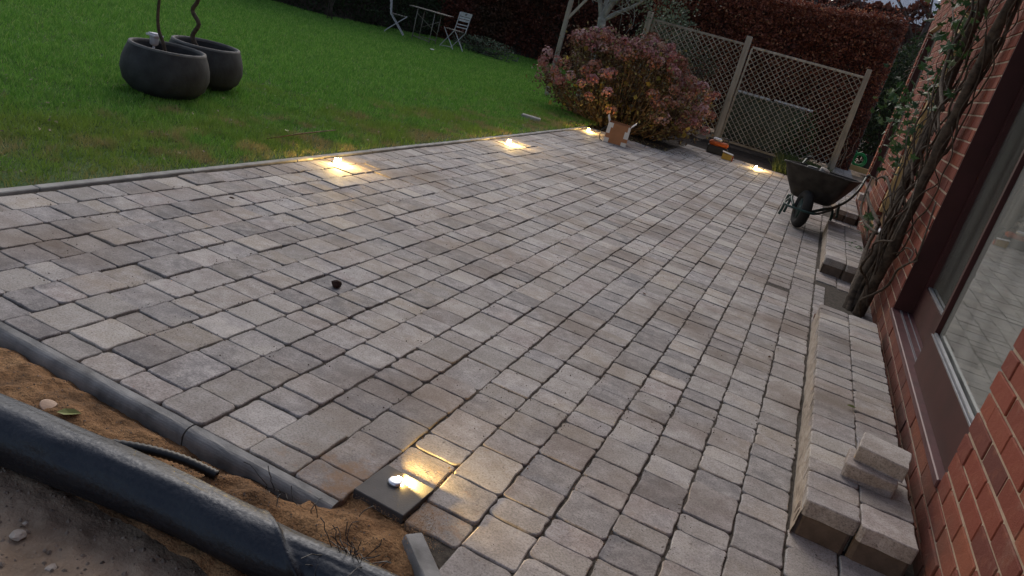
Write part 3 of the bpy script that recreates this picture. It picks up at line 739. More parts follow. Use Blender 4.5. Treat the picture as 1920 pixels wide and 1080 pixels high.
def leaf_piece(name, x_, y_, z_, L, m, label, rz=0):
    V = [(-L/2, 0, 0), (-L*.2, L*.22, .004), (L*.2, L*.18, .006), (L/2, 0, .002), (L*.2, -L*.18, .005), (-L*.2, -L*.22, .003), (0, 0, -.001)]
    F = [(6, i, (i+1) % 6) for i in range(6)]
    o = put(name, mesh(name, V, F), None, m, loc=(x_, y_, z_), rot=(.1, .15, rz)); return tag(o, label, 'leaf')
m_yleaf = simple('yellow_green_leaf', (.2, .22, .07), .6); m_bleaf = simple('brown_leaf', (.12, .06, .03), .8)
leaf_piece('fallen_leaf', .515, 3.27, .139, .045, m_yleaf, 'yellowish green leaf lying on the nearest raised step', .4)
leaf_piece('fallen_leaf', -1.53, 1.31, -.01, .06, m_yleaf, 'narrow green leaf on the sand beside the pale disc', .9)
for (fx, fy, lb) in ((-2.62, 3.12, 'small dark leaf on the pavers near the left frame edge'), (-.57, 4.15, 'small dark leaf lying on the middle of the patio'), (.17, 3.9, 'curled brown leaf on the pavers left of the nearest step'), (-.45, 5.9, 'small brown leaf on the pavers towards the far side')):
    leaf_piece('fallen_leaf', fx, fy, .006, .035, m_bleaf, lb, fx*7)

# ------------------------------------------------------------ lawn grass
def grass_patch(name, n_, xr, yr, inside, h0, h1, wd, m, label):
    X = rng.uniform(*xr, n_); Y = rng.uniform(*yr, n_); k = inside(X, Y); X, Y = X[k], Y[k]; n = len(X)
    D = np.hypot(X, Y); hh = rng.uniform(h0, h1, n)*(1 + .35*np.sin(X*9+2*np.sin(Y*5))*np.sin(Y*8+2*np.sin(X*6)) + .25*np.sin(X*2.3)*np.sin(Y*2.9)); ww = wd*np.clip(D/5, .7, 3)*rng.uniform(.7, 1.3, n)
    a = rng.uniform(0, 2*np.pi, n); ln = rng.normal(0, .5, (n, 2))*hh[:, None]
    V = np.zeros((n, 3, 3)); V[:, 0] = np.stack([X-np.cos(a)*ww, Y-np.sin(a)*ww, np.full(n, -.005)], 1); V[:, 1] = np.stack([X+np.cos(a)*ww, Y+np.sin(a)*ww, np.full(n, -.005)], 1)
    V[:, 2] = np.stack([X+ln[:, 0], Y+ln[:, 1], hh], 1)
    F = np.arange(n*3).reshape(-1, 3)
    return tag(put(name, np_mesh(name, V.reshape(-1, 3), F, rng.random(n)), None, m), label, 'grass', kind='stuff')
def in_view(X, Y):
    px_ = X*RT.x+Y*RT.y-1.28*RT.z; pz = X*FW.x+Y*FW.y+1.28*(-FW.z); py_ = X*UP.x+Y*UP.y-1.28*UP.z
    pz = np.maximum(pz, .01); u = px_/pz; v = py_/pz
    return (np.abs(u) < 1.05) & (np.abs(v) < .62)
def lawn_in(dens):
    def f(X, Y):
        k = in_view(X, Y) & (X < -3.09)
        D = np.hypot(X, Y); keep = rng.random(len(X)) < np.clip((5.5/D)**1.3, .05, 1)
        worn = np.array([N(a, b, 2.2) + .5*N(a, b, 7) for a, b in zip(X, Y)]) if False else 0
        bare = np.exp(-(X+3.1)**2/.02)*.45
        return k & keep & (rng.random(len(X)) > bare)
    return f
grass_patch('lawn_grass', 2500000, (-16, -3.09), (.2, 24), lawn_in(1), .012, .05, .0028, m_grass, 'short green mown lawn beyond the patio, worn and yellow near its edge')
m_rough = foliage('rough_grass_blades', [(0, (.03, .05, .015)), (.6, (.07, .10, .03)), (1, (.14, .15, .06))])
grass_patch('rough_grass', 7000, (-.5, .36), (13.0, 14.9), lambda X, Y: rng.random(len(X)) > .1, .04, .2, .003, m_rough, 'rough tall grass tufts in front of the lattice')
# straw / debris scraps on the lawn edge
leaf_cloud('leaf_litter', [(rng.uniform(-5, -3.12), rng.uniform(2.2, 11.5), .03) for _ in range(260)]+[(random.gauss(-2.6, .6), random.gauss(11.2, .25), .0) for _ in range(700)]+[(random.uniform(-10, -8), random.uniform(15, 21), .03) for _ in range(150)], .03, m_litter, updir=(0, 0, 1.2))
tag(bpy.data.objects['leaf_litter'], 'scattered brown dead leaves on lawn edge and bed', 'leaf litter', kind='stuff')
st = box_obj('grey_stone', None, m_strip, -.13, .13, -.06, .06, 0, .05, bev=.008); st.location = (-3.52, 9.72, .0); st.rotation_euler = (0, 0, R(14)); tag(st, 'flat pale grey stone block lying on the lawn', 'stone')
tag(tube_obj('stick', None, m_stem, [(-3.40, 4.32, .03), (-3.45, 4.8, .035), (-3.49, 5.25, .03)], [.004, .005, .004], 6), 'thin brown cane lying on the lawn near the patio edge', 'stick')
leaf_piece('fallen_leaf', -3.5, 4.65, .045, .07, m_yleaf, 'pale yellow leaf on the lawn beside the thin cane', 2.2)
pebble(-8.2, 15.4, .03, .05, m_white, 'small white scrap on the lawn below the folding chair', 'scrap', 'white_scrap', .3, 8)

# ------------------------------------------------------------ planters
def planter(x_, y_, s, label, group):
    t = empty('round_planter', (x_, y_, 0), 0, label, 'planter', group)
    out = [(.17, 0), (.23, .02), (.29, .08), (.315, .16), (.31, .23), (.29, .30), (.272, .345)]
    V, F = lathe([(r*s, z*s) for r, z in out+[(.268, .355), (.255, .358), (.245, .345), (.25, .29)]], 48); put('bowl', mesh('bowl', V, F, True), t, m_pot)
    V, F = lathe([(r*s, z*s) for r, z in [(.2735, .345), (.2695, .358), (.255, .361), (.244, .352), (.2445, .338)]], 48); F = F[:-1]; put('rim', mesh('rim', V, F, True), t, m_pot_rim)
    V, F = lathe([(.24*s, .27*s), (.15*s, .28*s), (.0001, .285*s)], 24); put('soil', mesh('soil', V, F, True), t, m_soil)
    return t
planter(-4.60, 4.56, 1.0, 'left dark round planter with a thin upright stem and lantern', 'pair of round planters')
planter(-4.86, 5.22, 1.0, 'right dark round planter with a twisting stem, partly behind the other', 'pair of round planters')
def potted_tree(pts, rad, label, seed):
    t = empty('small_tree', pts[0], 0, label, 'small tree', 'young trees in the round planters'); rr = random.Random(seed); o = Vector(pts[0])
    P = [p-o for p in smoothpath(pts, 5)]; tube_obj('trunk', t, m_bark, P, [rad*.8*(1-.4*i/len(P)) for i in range(len(P))], 10)
    L = []; lp = []
    top = P[-1]
    for _ in range(26):
        d = Vector((rr.gauss(0, 1), rr.gauss(0, 1), rr.uniform(.1, 1.2))).normalized(); p = top+Vector((0, 0, rr.uniform(-.15, .1))); q = [p]
        for k in range(5): d = (d+Vector((rr.gauss(0, .25), rr.gauss(0, .25), .05))).normalized(); q.append(q[-1]+d*.09); lp.append(o+q[-1])
        L.append((q, [.007-.0012*k for k in range(6)]))
    v, f = tubes(L, 5); put('branches', mesh('branches', v, f, True), t, m_dark_twig)
potted_tree([(-4.66, 4.60, .26), (-4.66, 4.58, .35), (-4.715, 4.56, .48), (-4.72, 4.55, .67), (-4.70, 4.55, .95), (-4.73, 4.55, 1.4)], .018, 'thin straight bare tree growing in the left planter', 1)
potted_tree([(-4.86, 5.16, .26), (-4.84, 5.12, .30), (-4.90, 5.1, .40), (-4.85, 5.1, .51), (-4.93, 5.1, .60), (-4.885, 5.1, .70), (-4.93, 5.1, .85), (-4.87, 5.1, 1.0), (-4.9, 5.1, 1.4)], .026, 'twisting bare tree growing in the right planter', 2)
# lantern
t = empty('garden_lantern', (-4.76, 4.58, .27), 0, 'small white square-topped lantern standing in the left planter', 'lantern')
tube_obj('stake', t, m_white, [(0, 0, 0), (0, 0, .07)], .009, 8)
V, F = lathe([(.018, .06), (.03, .07), (.034, .125), (.03, .128)], 16, True); put('glass_body', mesh('glass_body', V, F, True), t, simple('frosted_plastic', (.4, .4, .42), .3))
bm = bmesh.new(); box(bm, -.045, .045, -.045, .045, .128, .142, bev=.003); box(bm, -.034, .034, -.034, .034, .1425, .152, bev=.003); put('cap', bm_mesh('cap', bm), t, m_white)

# ------------------------------------------------------------ folding chairs and table
def chair(x_, y_, ang, label):
    t = empty('folding_chair', (x_, y_, 0), ang, label, 'chair', 'white folding garden chairs')
    for s in (-.19, .19):
        p = smoothpath([(.20, s, 0), (.17, s, .06), (-.14, s, .40), (-.19, s, .50), (-.25, s, .90)], 4); tube_obj('back_frame', t, m_white, p, .011, 6)
        s2 = s*.88
        p = smoothpath([(-.24, s2, 0), (-.20, s2, .07), (.17, s2, .42), (.19, s2, .445)], 4); tube_obj('leg', t, m_white, p, .011, 6)
    for k in range(5): box_obj('seat_slat', t, m_metal, -.17+k*.075, -.17+k*.075+.055, -.17, .17, .445, .458)
    for z, h in ((.54, .02), (.61, .02)): box_obj('back_slat', t, m_white, -.21-(z-.5)*.15-.006, -.21-(z-.5)*.15+.006, -.18, .18, z, z+h)
    for z in (.70, .76): box_obj('back_slat', t, m_white, -.215-(z-.5)*.15-.006, -.215-(z-.5)*.15+.006, -.18, .18, z, z+.045)
    # top board with heart shaped cut-out
    H = [];
    for i in range(20):
        a = 2*math.pi*i/20; H.append((.0022*16*math.sin(a)**3, .0022*(13*math.cos(a)-5*math.cos(2*a)-2*math.cos(3*a)-math.cos(4*a))))
    O = [(.195*math.copysign(min(1, abs(math.sin(2*math.pi*i/20))*1.35), math.sin(2*math.pi*i/20)), .048*math.copysign(min(1, abs(math.cos(2*math.pi*i/20))*1.3), math.cos(2*math.pi*i/20))) for i in range(20)]
    V = []; F = []
    for xo in (-.008, .008):
        for L_ in (O, H):
            for a, b in L_: V.append((-.262+xo-b*.15, a, .865+b))
    for i in range(20):
        j = (i+1) % 20; F += [(i, j, 20+j, 20+i), (40+j, 40+i, 60+i, 60+j), (j, i, 40+i, 40+j), (20+i, 20+j, 60+j, 60+i)]
    put('back_board', mesh('back_board', V, F), t, m_white)
    tube_obj('crossbar', t, m_white, [(.19, -.18, .03), (.19, .18, .03)], .007, 6)
chair(-10.08, 16.9, R(28), 'white folding chair left of the small table, facing right')
chair(-8.85, 17.55, R(160), 'white folding chair right of the small table, with heart cut-out')
t = empty('folding_table', (-9.3, 17.05, 0), R(8), 'small square folding garden table with thin metal legs between the chairs', 'table')
for k in range(6): box_obj('top_slat', t, m_metal, -.48, .48, -.27+k*.09, -.27+k*.09+.08, .735, .75)
for sx in (-.27, .17):
    tube_obj('leg', t, m_metal, [(sx, -.22, 0), (sx, -.22, .735)], .012, 6); tube_obj('leg', t, m_metal, [(sx, .22, 0), (sx, .22, .735)], .012, 6)
tube_obj('brace', t, m_metal, [(-.27, -.22, .10), (.17, -.22, .06)], .010, 6); tube_obj('brace', t, m_metal, [(-.27, .22, .10), (.17, .22, .10)], .009, 6)
tube_obj('brace', t, m_metal, [(-.27, -.22, .62), (.17, .22, .25)], .008, 6); tube_obj('brace', t, m_metal, [(-.27, .2, .3), (.3, -.2, .55)], .008, 6)

# ------------------------------------------------------------ hedges and shrubs
def hedge(name, poly, h, th, n_, size, m, label, cat='hedge', top_var=.22, twig=True):
    t = empty(name, (*poly[0], 0), 0, label, cat); o = Vector((*poly[0], 0))
    P = [Vector((*p, 0)) for p in poly]; L = [(P[i+1]-P[i]).length for i in range(len(P)-1)]; tot = sum(L)
    S = rng.uniform(0, tot, n_); q = rng.random(n_); pts = np.zeros((n_, 3))
    for k in range(n_):
        s = S[k]; i = 0
        while i < len(L)-1 and s > L[i]: s -= L[i]; i += 1
        d = (P[i+1]-P[i]).normalized(); nrm = Vector((d.y, -d.x, 0)); b = P[i]+d*s
        hh = h + top_var*N(b.x, b.y, .9)
        if q[k] < .82:
            z = hh*rng.random()**.9; dep = -abs(rng.normal(0, .14)) + .17*N(b.x, z*1.5, 1.4, b.y) + .10*N(b.x, z*3, 4, b.y)
            if z < .3: dep -= (.3-z)*.5
            p = b+nrm*dep
        else: p = b - nrm*rng.uniform(0, th); z = hh + rng.normal(0, .05) + (rng.random() < .06)*abs(rng.normal(0, .16))
        pts[k] = (p.x-o.x, p.y-o.y, z)
    leaf_cloud('foliage', pts, np.random.default_rng(2).uniform(.7, 1.3, n_)*size, m, t)
    # woody core that keeps the light from coming through
    V = []; F = []
    for i, p in enumerate(P):
        d = (P[min(i+1, len(P)-1)]-P[max(i-1, 0)]).normalized(); nrm = Vector((d.y, -d.x, 0))
        for a in (-.28, -th): V += [p-o+nrm*a+Vector((0, 0, 0)), p-o+nrm*a+Vector((0, 0, h-.22))]
    for i in range(len(P)-1):
        k = i*4; F += [(k, k+4, k+5, k+1), (k+2, k+3, k+7, k+6), (k+1, k+5, k+7, k+3)]
    F += [(0, 1, 3, 2), (k+4, k+6, k+7, k+5)]
    put('branches', mesh('branches', V, F), t, m_dark_twig)
    return t
hedge('beech_hedge', [(-10.5, 19.6), (-9.9, 21.0), (-9.3, 22.8), (-8.0, 23.5), (-5.2, 23.9), (-2.5, 24)], 3.4, 1.2, 60000, .085, m_beech2, 'dark red brown beech hedge behind the lawn, left of the pale tree')
hedge('beech_hedge', [(-4.3, 17.6), (-2, 17.45), (.75, 17.3)], 2.88, 1.0, 52000, .06, m_beech, 'coppery brown beech hedge rising behind the lattice fence')
hedge('evergreen_hedge', [(-19, 13.6), (-12.8, 15.0), (-11.2, 15.9), (-10.75, 17.6), (-10.4, 19.7)], 2.9, 1.2, 46000, .07, m_ever, 'dark evergreen hedge behind the folding chairs and table')
def shrub(name, c, rad, n_, size, m, label, cat='shrub', stems=30, sm=None, h0=.0, seed=1):
    t = empty(name, (c[0], c[1], 0), 0, label, cat); rr = np.random.default_rng(seed)
    d = rr.normal(size=(n_, 3)); d /= np.linalg.norm(d, axis=1)[:, None]; r = rr.random(n_)**.28
    bump = np.array([1+.28*noise.noise(Vector(q)*1.8+Vector((seed, 0, 0))) for q in d])
    p = d*r[:, None]*bump[:, None]*np.array(rad)+np.array([0, 0, c[2]]); p = p[p[:, 2] > h0]
    leaf_cloud('foliage', p, rr.uniform(.6, 1.3, len(p))*size, m, t)
    L = []
    for k in range(stems):
        e = Vector(p[rr.integers(len(p))])*.95; b0 = Vector((rr.normal(0, .1*rad[0]), rr.normal(0, .1*rad[1]), 0)); mid = (b0+e)/2+Vector((rr.normal(0, .08), rr.normal(0, .08), .1*rad[2]))
        L.append((smoothpath([b0, mid, e], 3), [.012, .011, .010, .009, .008, .006, .004]))
    v, f = tubes(L, 5); put('stem', mesh('stem', v, f, True), t, sm or m_dark_twig)
    return t
shrub('evergreen_shrub', (1.35, 20.9, 1.3), (.95, .8, 1.9), 9000, .09, m_ever, 'dark evergreen shrub filling the gap between lattice and house', seed=3)
shrub('grey_shrub', (-3.35, 15.6, 1.35), (.6, .5, .8), 3000, .06, m_grey, 'grey green shrub left of the lattice top, over the hydrangea', seed=4)
shrub('climbing_shrub', (-2.55, 14.93, 1.25), (.4, .1, .35), 420, .045, m_grey, 'thin grey green climber on the left lattice panel', seed=5)
shrub('yellow_shrub', (-10.9, 15.35, 1.5), (.6, .25, .4), 220, .09, m_hleaf, 'few yellow leaves hanging at the dark hedge top', seed=6, stems=6)
shrub('low_shrub', (-8.5, 18.7, .18), (.9, .35, .28), 1300, .06, m_grey, 'low grey green plant at the hedge foot beside the right chair', seed=7)
shrub('weedy_shrub', (-.35, 15.4, .4), (.35, .15, .55), 1200, .05, m_vleaf, 'weedy green growth pushing through the right lattice panel', seed=8)
# hydrangea
hy = empty('hydrangea_bush', (-2.95, 12.05, 0), 0, 'large autumn hydrangea bush with faded pink brown flower heads', 'bush')
rr = random.Random(11); L = []; tips = []
A_ = Vector((1.42, 1.0, 0))
for k in range(285):
    a = rr.uniform(0, 2*math.pi); q = math.sqrt(rr.random()); ex = Vector((A_.x*q*math.cos(a), A_.y*q*math.sin(a), 0))
    zt = (.62+.72*math.sqrt(max(0, 1-q*q))) * (1+.16*noise.noise(ex*1.6)) - .16*max(0, ex.x/1.4)
    if q > .78: zt = rr.uniform(.3, .85)
    kq = rr.choice((1, 1, 1, .94, .97, 1.04)); ex = ex*kq; tip = ex + Vector((0, 0, zt*kq)); b0 = Vector((ex.x*.45+rr.gauss(0, .08), ex.y*.45+rr.gauss(0, .08), 0)); mid = b0.lerp(tip, .55)+Vector((ex.x*.08, ex.y*.08, -.02))
    L.append((smoothpath([b0, mid, tip], 3), [.008, .008, .007, .006, .0055, .005, .004])); tips.append((tip, (tip-mid).normalized(), q))
v, f = tubes(L, 4); o = put('stem', mesh('stem', v, f), hy, m_stem); o['kind'] = 'stuff'
heads = []
for hv in range(5):
    V = []; F = []; r5 = random.Random(50+hv)
    for _ in range(46):
        d = Vector((r5.gauss(0, 1), r5.gauss(0, 1), r5.gauss(.35, 1))).normalized(); c_ = d*Vector((1, 1, .75)).length/1.6*r5.uniform(.8, 1.05)*.075; c_.z *= .8
        u = d.orthogonal().normalized(); w_ = d.cross(u); a0 = r5.random()*6; s = .019; b0 = len(V)
        for kk in range(4): a = a0+kk*math.pi/2; V.append(c_+(u*math.cos(a)+w_*math.sin(a))*s+d*r5.uniform(-.004, .006))
        V.append(c_-d*.006); F += [(b0, b0+1, b0+4), (b0+1, b0+2, b0+4), (b0+2, b0+3, b0+4), (b0+3, b0, b0+4)]
    me = mesh('flower_head', V, F); me.materials.append(m_head); heads.append(me)
for tip, d, q in tips:
    o = put('flower_head', rr.choice(heads), hy); o.location = tip; o.rotation_euler = (rr.gauss(0, .3)-d.y*.6, rr.gauss(0, .3)+d.x*.6, rr.random()*6); s = rr.uniform(.9, 1.5); o.scale = (s, s, s)
lp = []
for _ in range(11000):
    st_ = rr.choice(L)[0]; p = st_[rr.randrange(1, 7)]+Vector((rr.gauss(0, .09), rr.gauss(0, .09), rr.gauss(0, .08)))
    if p.z > .05: lp.append(p[:])
lf = leaf_cloud('foliage', lp, .06, m_litter, hy)
lp = []
for _ in range(330):
    st_ = rr.choice(L)[0]; p = st_[rr.randrange(2, 6)]+Vector((rr.gauss(0, .05), rr.gauss(-.05, .06), rr.gauss(0, .06)))
    if p.z > .05: lp.append(p[:])
lf = leaf_cloud('yellow_leaves', lp, .1, m_hleaf, hy, aspect=.8); lf['kind'] = 'stuff'

# pale forked tree and leaning timber arch post left of the shrub
t = empty('pale_tree', (-4.25, 14.0, 0), 0, 'old pale grey forked tree trunk rising behind the hydrangea', 'tree'); LL = []
tube_obj('trunk', t, m_treebark, smoothpath([(0, 0, 0), (.02, .02, .7), (.04, 0, 1.25), (.0, 0, 1.55)], 4), .075, 12)
for k, e in enumerate([(-.28, 0, 2.2), (.2, .1, 2.15), (.55, .1, 1.95), (-.1, .2, 2.5), (.35, -.1, 2.6)]):
    tube_obj('limb', t, m_treebark, smoothpath([(0, 0, 1.5), (e[0]*.45, e[1]*.5, 1.5+(e[2]-1.5)*.45), e, (e[0]*1.7, e[1]*2, e[2]+.5)], 4), [.05-.003*i for i in range(13)], 9)
v_ = []
rr = random.Random(77)
for k in range(60):
    p = Vector((rr.gauss(0, .35), rr.gauss(0, .3), rr.uniform(1.7, 2.6))); d = Vector((rr.gauss(0, 1), rr.gauss(0, 1), rr.gauss(.3, .6))).normalized(); q = [p]
    for j in range(5): d = (d+Vector((rr.gauss(0, .3), rr.gauss(0, .3), rr.gauss(0, .3)))).normalized(); q.append(q[-1]+d*.12)
    v_.append((q, [.009-.0014*j for j in range(6)]))
v, f = tubes(v_, 5); put('twigs', mesh('twigs', v, f, True), t, m_treebark)
pts = [(rr.gauss(.6, .4), rr.gauss(.3, .3), rr.gauss(2.2, .25)) for _ in range(900)]
leaf_cloud('foliage', pts, .06, m_grey, t)
t = empty('timber_arch', (-4.75, 13.6, 0), 0, 'thin weathered timber post with a brace beside the pale tree', 'garden arch')
def beam(name, p0, p1, w_, parent, m=m_wood, d_=None):
    p0, p1 = Vector(p0), Vector(p1); d = p1-p0; L = d.length; q = d.to_track_quat('Z', 'Y').to_matrix().to_4x4()
    return box_obj(name, parent, m, -w_/2, w_/2, -(d_ or w_)/2, (d_ or w_)/2, 0, L, bev=.003, mtx=Matrix.Translation(p0) @ q)
beam('post', (0, 0, 0), (-.02, 0, 2.35), .07, t); beam('brace', (-.01, .0, 1.35), (.42, .05, 2.05), .045, t); beam('crossbeam', (-.3, 0, 2.36), (1.2, .15, 2.38), .06, t)

# ------------------------------------------------------------ lattice fence
fence = empty('lattice_fence', (0, 15, 0), 0, 'weathered timber lattice fence with three posts at the patio end', 'fence')
def clip_line(c_, sgn, x0, x1, z0, z1):
    # line x*sgn + z = c ; return end points inside the rectangle
    pts = []
    for X in (x0, x1):
        z = c_ - sgn*X
        if z0-1e-6 <= z <= z1+1e-6: pts.append((X, z))
    for Z in (z0, z1):
        X = (c_-Z)*sgn
        if x0 < X < x1: pts.append((X, Z))
    if len(pts) < 2: return None
    pts.sort(); a, b = pts[0], pts[-1]
    return (a, b) if math.hypot(a[0]-b[0], a[1]-b[1]) > .05 else None
def lattice(x0, x1, z0, z1):
    pitch = .106
    for sgn, yo in ((-1, -.006), (1, .006)):
        lo = min(sgn*x0, sgn*x1)+z0; hi = max(sgn*x0, sgn*x1)+z1; c_ = lo+.05
        while c_ < hi:
            e = clip_line(c_, sgn, x0, x1, z0, z1)
            if e: beam('slat', (e[0][0], yo, e[0][1]), (e[1][0], yo, e[1][1]), .060, fence, d_=.009)
            c_ += pitch
    box_obj('rail', fence, m_wood, x0-.0, x1+.0, -.02, .02, z1-.005, z1+.035, bev=.004); box_obj('rail', fence, m_wood, x0, x1, -.019, .019, z0-.03, z0+.01, bev=.004)
    box_obj('rail', fence, m_wood, x0-.012, x0+.02, -.018, .018, z0+.011, z1-.006); box_obj('rail', fence, m_wood, x1-.02, x1+.012, -.018, .018, z0+.011, z1-.006)
lattice(-1.67, .325, .07, 1.745); lattice(-3.55, -1.80, .07, 1.76)
for xx, h, w_ in ((-1.735, 1.93, .10), (.385, 1.91, .085), (-3.62, 1.9, .09)):
    bm = bmesh.new(); box(bm, -w_/2, w_/2, -w_/2, w_/2, -.2, h, bev=.006); put('post', bm_mesh('post', bm), fence, m_wood, loc=(xx, 0, 0), rot=(0, R(-1.2), 0))
# things behind the lattice
t = empty('cold_frame', (-1.35, 16.1, 0), 0, 'low structure with a pale top rail and grey green cover behind the lattice', 'cold frame')
box_obj('cover', t, m_cover, -.45, .9, 0, .6, 0.02, .93, bev=.01); box_obj('rail', t, m_rail, -.42, .22, -.05, -.004, .94, .975); box_obj('rail', t, m_rail, .30, 1.05, -.05, -.004, .955, .99)
for q in range(9): box_obj('cover', t, m_rail, -1.75+q*.11, -1.70+q*.11, .5, .53, .15+.1*((q*5) % 7), .24+.1*((q*5) % 7))
# timber edging board, hose and bin at the far end of the path
bd = box_obj('timber_board', None, m_board, .46, 1.35, 18.2, 18.28, -.01, .10, bev=.004); tag(bd, 'pale timber board across the far end of the side path', 'board')
t = empty('garden_hose', (.80, 18.62, .02), 0, 'coiled bright green garden hose beyond the timber board', 'hose')
def coil(name, cx, cz, r, m, tilt, seed, yy=0):
    rr = random.Random(seed); pts = []
    for k in range(14*16):
        a = k/16*2*math.pi; q = r*(.72+.28*((k*7919) % 97)/97); q = r*(.7+.3*math.sin(k*.037)**2)
        pts.append((cx+q*math.cos(a), yy+.14*math.sin(k*.11), cz+q*math.sin(a)))
    v, f = tube_data(pts, .012, 5); put(name, mesh(name, v, f, True), t, m)
coil('coil', -.12, .25, .18, m_hose, 0, 1); coil('coil', .13, .20, .15, m_hose2, 0, 2, -.1)
V, F = lathe([(.18, -.12), (.2, -.1), (.2, .1), (.18, .12)], 20, True); o = put('reel', mesh('reel', V, F, True), t, m_hose); o.rotation_euler = (R(90), 0, 0); o.location = (-.12, .05, .25); o.scale = (.75, .75, .8)
t = empty('dark_crate', (1.45, 19.0, 0), 0, 'black plastic crate in the dark beside the coiled hose', 'crate')
bm = bmesh.new(); box(bm, -.4, .4, -.3, .3, 0, .03); box(bm, -.4, -.37, -.3, .3, .031, .34); box(bm, .37, .4, -.3, .3, .031, .34); box(bm, -.369, .369, -.3, -.27, .031, .34); box(bm, -.369, .369, .27, .3, .031, .34); put('body', bm_mesh('body', bm), t, m_blackp); box_obj('rim', t, m_blackp, -.42, .42, -.33, -.305, .30, .35)
t = empty('dry_tendrils', (.45, 14.9, 0), 0, 'pale dry climbing tendrils hanging on the right lattice post', 'dry climber'); rr = random.Random(9); L = []
for k in range(9):
    p = Vector((rr.uniform(-.12, .12), -.08, rr.uniform(.55, .95))); q = [p]
    for j in range(7): q.append(q[-1]+Vector((rr.gauss(0, .025), rr.gauss(0, .01), -rr.uniform(.05, .13))))
    L.append((q, [.0025]*8))
v, f = tubes(L, 4); put('stem', mesh('stem', v, f), t, m_wood)

# ------------------------------------------------------------ cardboard box, tools
t = empty('cardboard_box', (-2.42, 10.13, 0), R(12), 'open brown cardboard box with white tape beside the corner light', 'box')
w_, h_ = .15, .26
for nm, a in (('side_panel', (-w_, w_, -w_, -w_+.004, 0, h_)), ('side_panel', (-w_, w_, w_-.004, w_, 0, h_)), ('side_panel', (-w_, -w_+.004, -w_+.0045, w_-.0045, 0, h_)), ('side_panel', (w_-.004, w_, -w_+.0045, w_-.0045, 0, h_)), ('base_panel', (-w_+.005, w_-.005, -w_+.005, w_-.005, 0, .004))):
    box_obj(nm, t, m_card, *a)
for (p, rx, ry) in (((-w_, 0, h_), 0, R(-28)), ((w_, 0, h_), 0, R(42))):
    bm = bmesh.new(); box(bm, -.002, .002, -w_+.002, w_-.002, 0, .08); o = put('flap', bm_mesh('flap', bm), t, m_tape, loc=p, rot=(rx, ry, 0))
bm = bmesh.new()
yf = -w_-.0035
for a in ((-w_-.001, -w_+.07, .20, h_), (-w_-.001, -w_+.045, .12, .1995), (-w_-.001, -w_+.06, 0.001, .06), (w_-.06, w_+.001, .10, .19), (w_-.03, w_+.001, .1905, h_), (w_-.07, w_+.001, .001, .05)): box(bm, a[0], a[1], yf, yf+.003, a[2], a[3])
box(bm, -w_-.0035, -w_-.0005, -w_+.005, w_-.01, .005, h_-.01)
put('tape', bm_mesh('tape', bm), t, m_tape)
tube_obj('cable', t, m_blackp, smoothpath([(-.16, -.1, .2), (-.22, -.12, .12), (-.21, -.14, .02), (-.17, -.18, .004)], 4), .005, 6)
t = empty('tool_bag', (-1.39, 12.72, 0), R(8), 'black tool box with orange top at the patio far edge', 'tool box')
bm = bmesh.new(); box(bm, -.17, .15, -.1, .1, 0, .13, bev=.015); put('body', bm_mesh('body', bm), t, m_blackp)
bm = bmesh.new(); box(bm, -.165, .14, -.095, .095, .131, .20, bev=.02); put('lid', bm_mesh('lid', bm), t, m_orange)
bm = bmesh.new(); box(bm, -.12, .02, -.06, .06, .201, .25, bev=.02); put('cover', bm_mesh('cover', bm), t, m_rail)
tube_obj('handle', t, m_blackp, smoothpath([(.03, 0, .19), (.05, 0, .26), (.11, 0, .26), (.13, 0, .19)], 3), .01, 6)
t = empty('small_carton', (-1.17, 12.38, 0), R(5), 'small yellow brown carton with white lid in front of the tool box', 'carton')
bm = bmesh.new(); box(bm, -.09, .06, -.06, .06, 0, .09, bev=.003); put('body', bm_mesh('body', bm), t, m_yellow)
bm = bmesh.new(); box(bm, -.10, .07, -.07, .07, 0, .008); put('lid', bm_mesh('lid', bm), t, m_tape, loc=(0, 0, .097), rot=(0, R(6), 0))
bm = bmesh.new(); box(bm, .065, .085, -.05, .05, 0, .07, bev=.003); put('label_strip', bm_mesh('label_strip', bm), t, m_orange)

# ------------------------------------------------------------ wheelbarrow
WB = Vector((.10, 8.22, 0)); yaw = R(-9)
t = empty('wheelbarrow', WB, yaw, 'dirty grey wheelbarrow with green tube frame standing by the house steps', 'wheelbarrow')
# axis: +y is towards the handles
def ring(y, z, hw, yb=None): return [(-hw, y, z), (hw, y, z)]
sec = [  # (y_front, z, half width, y_back)
 (.19, .275, .17, .58), (.15, .30, .22, .64), (.02, .45, .285, .80), (-.07, .585, .335, .95), (-.085, .60, .345, .965)]
V = []; F = []; n = 0
def rrect(y0, y1, hw, z0, z1, k=5, c=.07):
    out = []; pts = [(hw, y0), (hw, y1), (-hw, y1), (-hw, y0)]; cs = [((hw-c), (y0+c), -90), ((hw-c), (y1-c), 0), (-(hw-c), (y1-c), 90), (-(hw-c), (y0+c), 180)]
    for cx, cy, a0 in cs:
        for i in range(k+1):
            a = R(a0+90*i/k); yy_ = cy+c*math.sin(a); tt = (yy_-y0)/(y1-y0); out.append((cx+c*math.cos(a), yy_, z0+(z1-z0)*tt))
    return out
rings = [rrect(.19, .56, .17, .265, .265), rrect(.16, .60, .20, .28, .28), rrect(.05, .80, .28, .44, .42), rrect(-.03, .93, .325, .575, .52), rrect(-.045, .945, .338, .592, .535), rrect(-.03, .93, .322, .592, .532), rrect(.055, .795, .272, .445, .425), rrect(.17, .59, .19, .29, .29), rrect(.20, .55, .16, .275, .275)]
k = len(rings[0])
for r_ in rings: V += r_
for j in range(len(rings)-1):
    for i in range(k): a = j*k+i; b = j*k+(i+1) % k; F.append((a, b, b+k, a+k))
F.append(tuple(range(k))[::-1]); F.append(tuple((len(rings)-1)*k+i for i in range(k)))
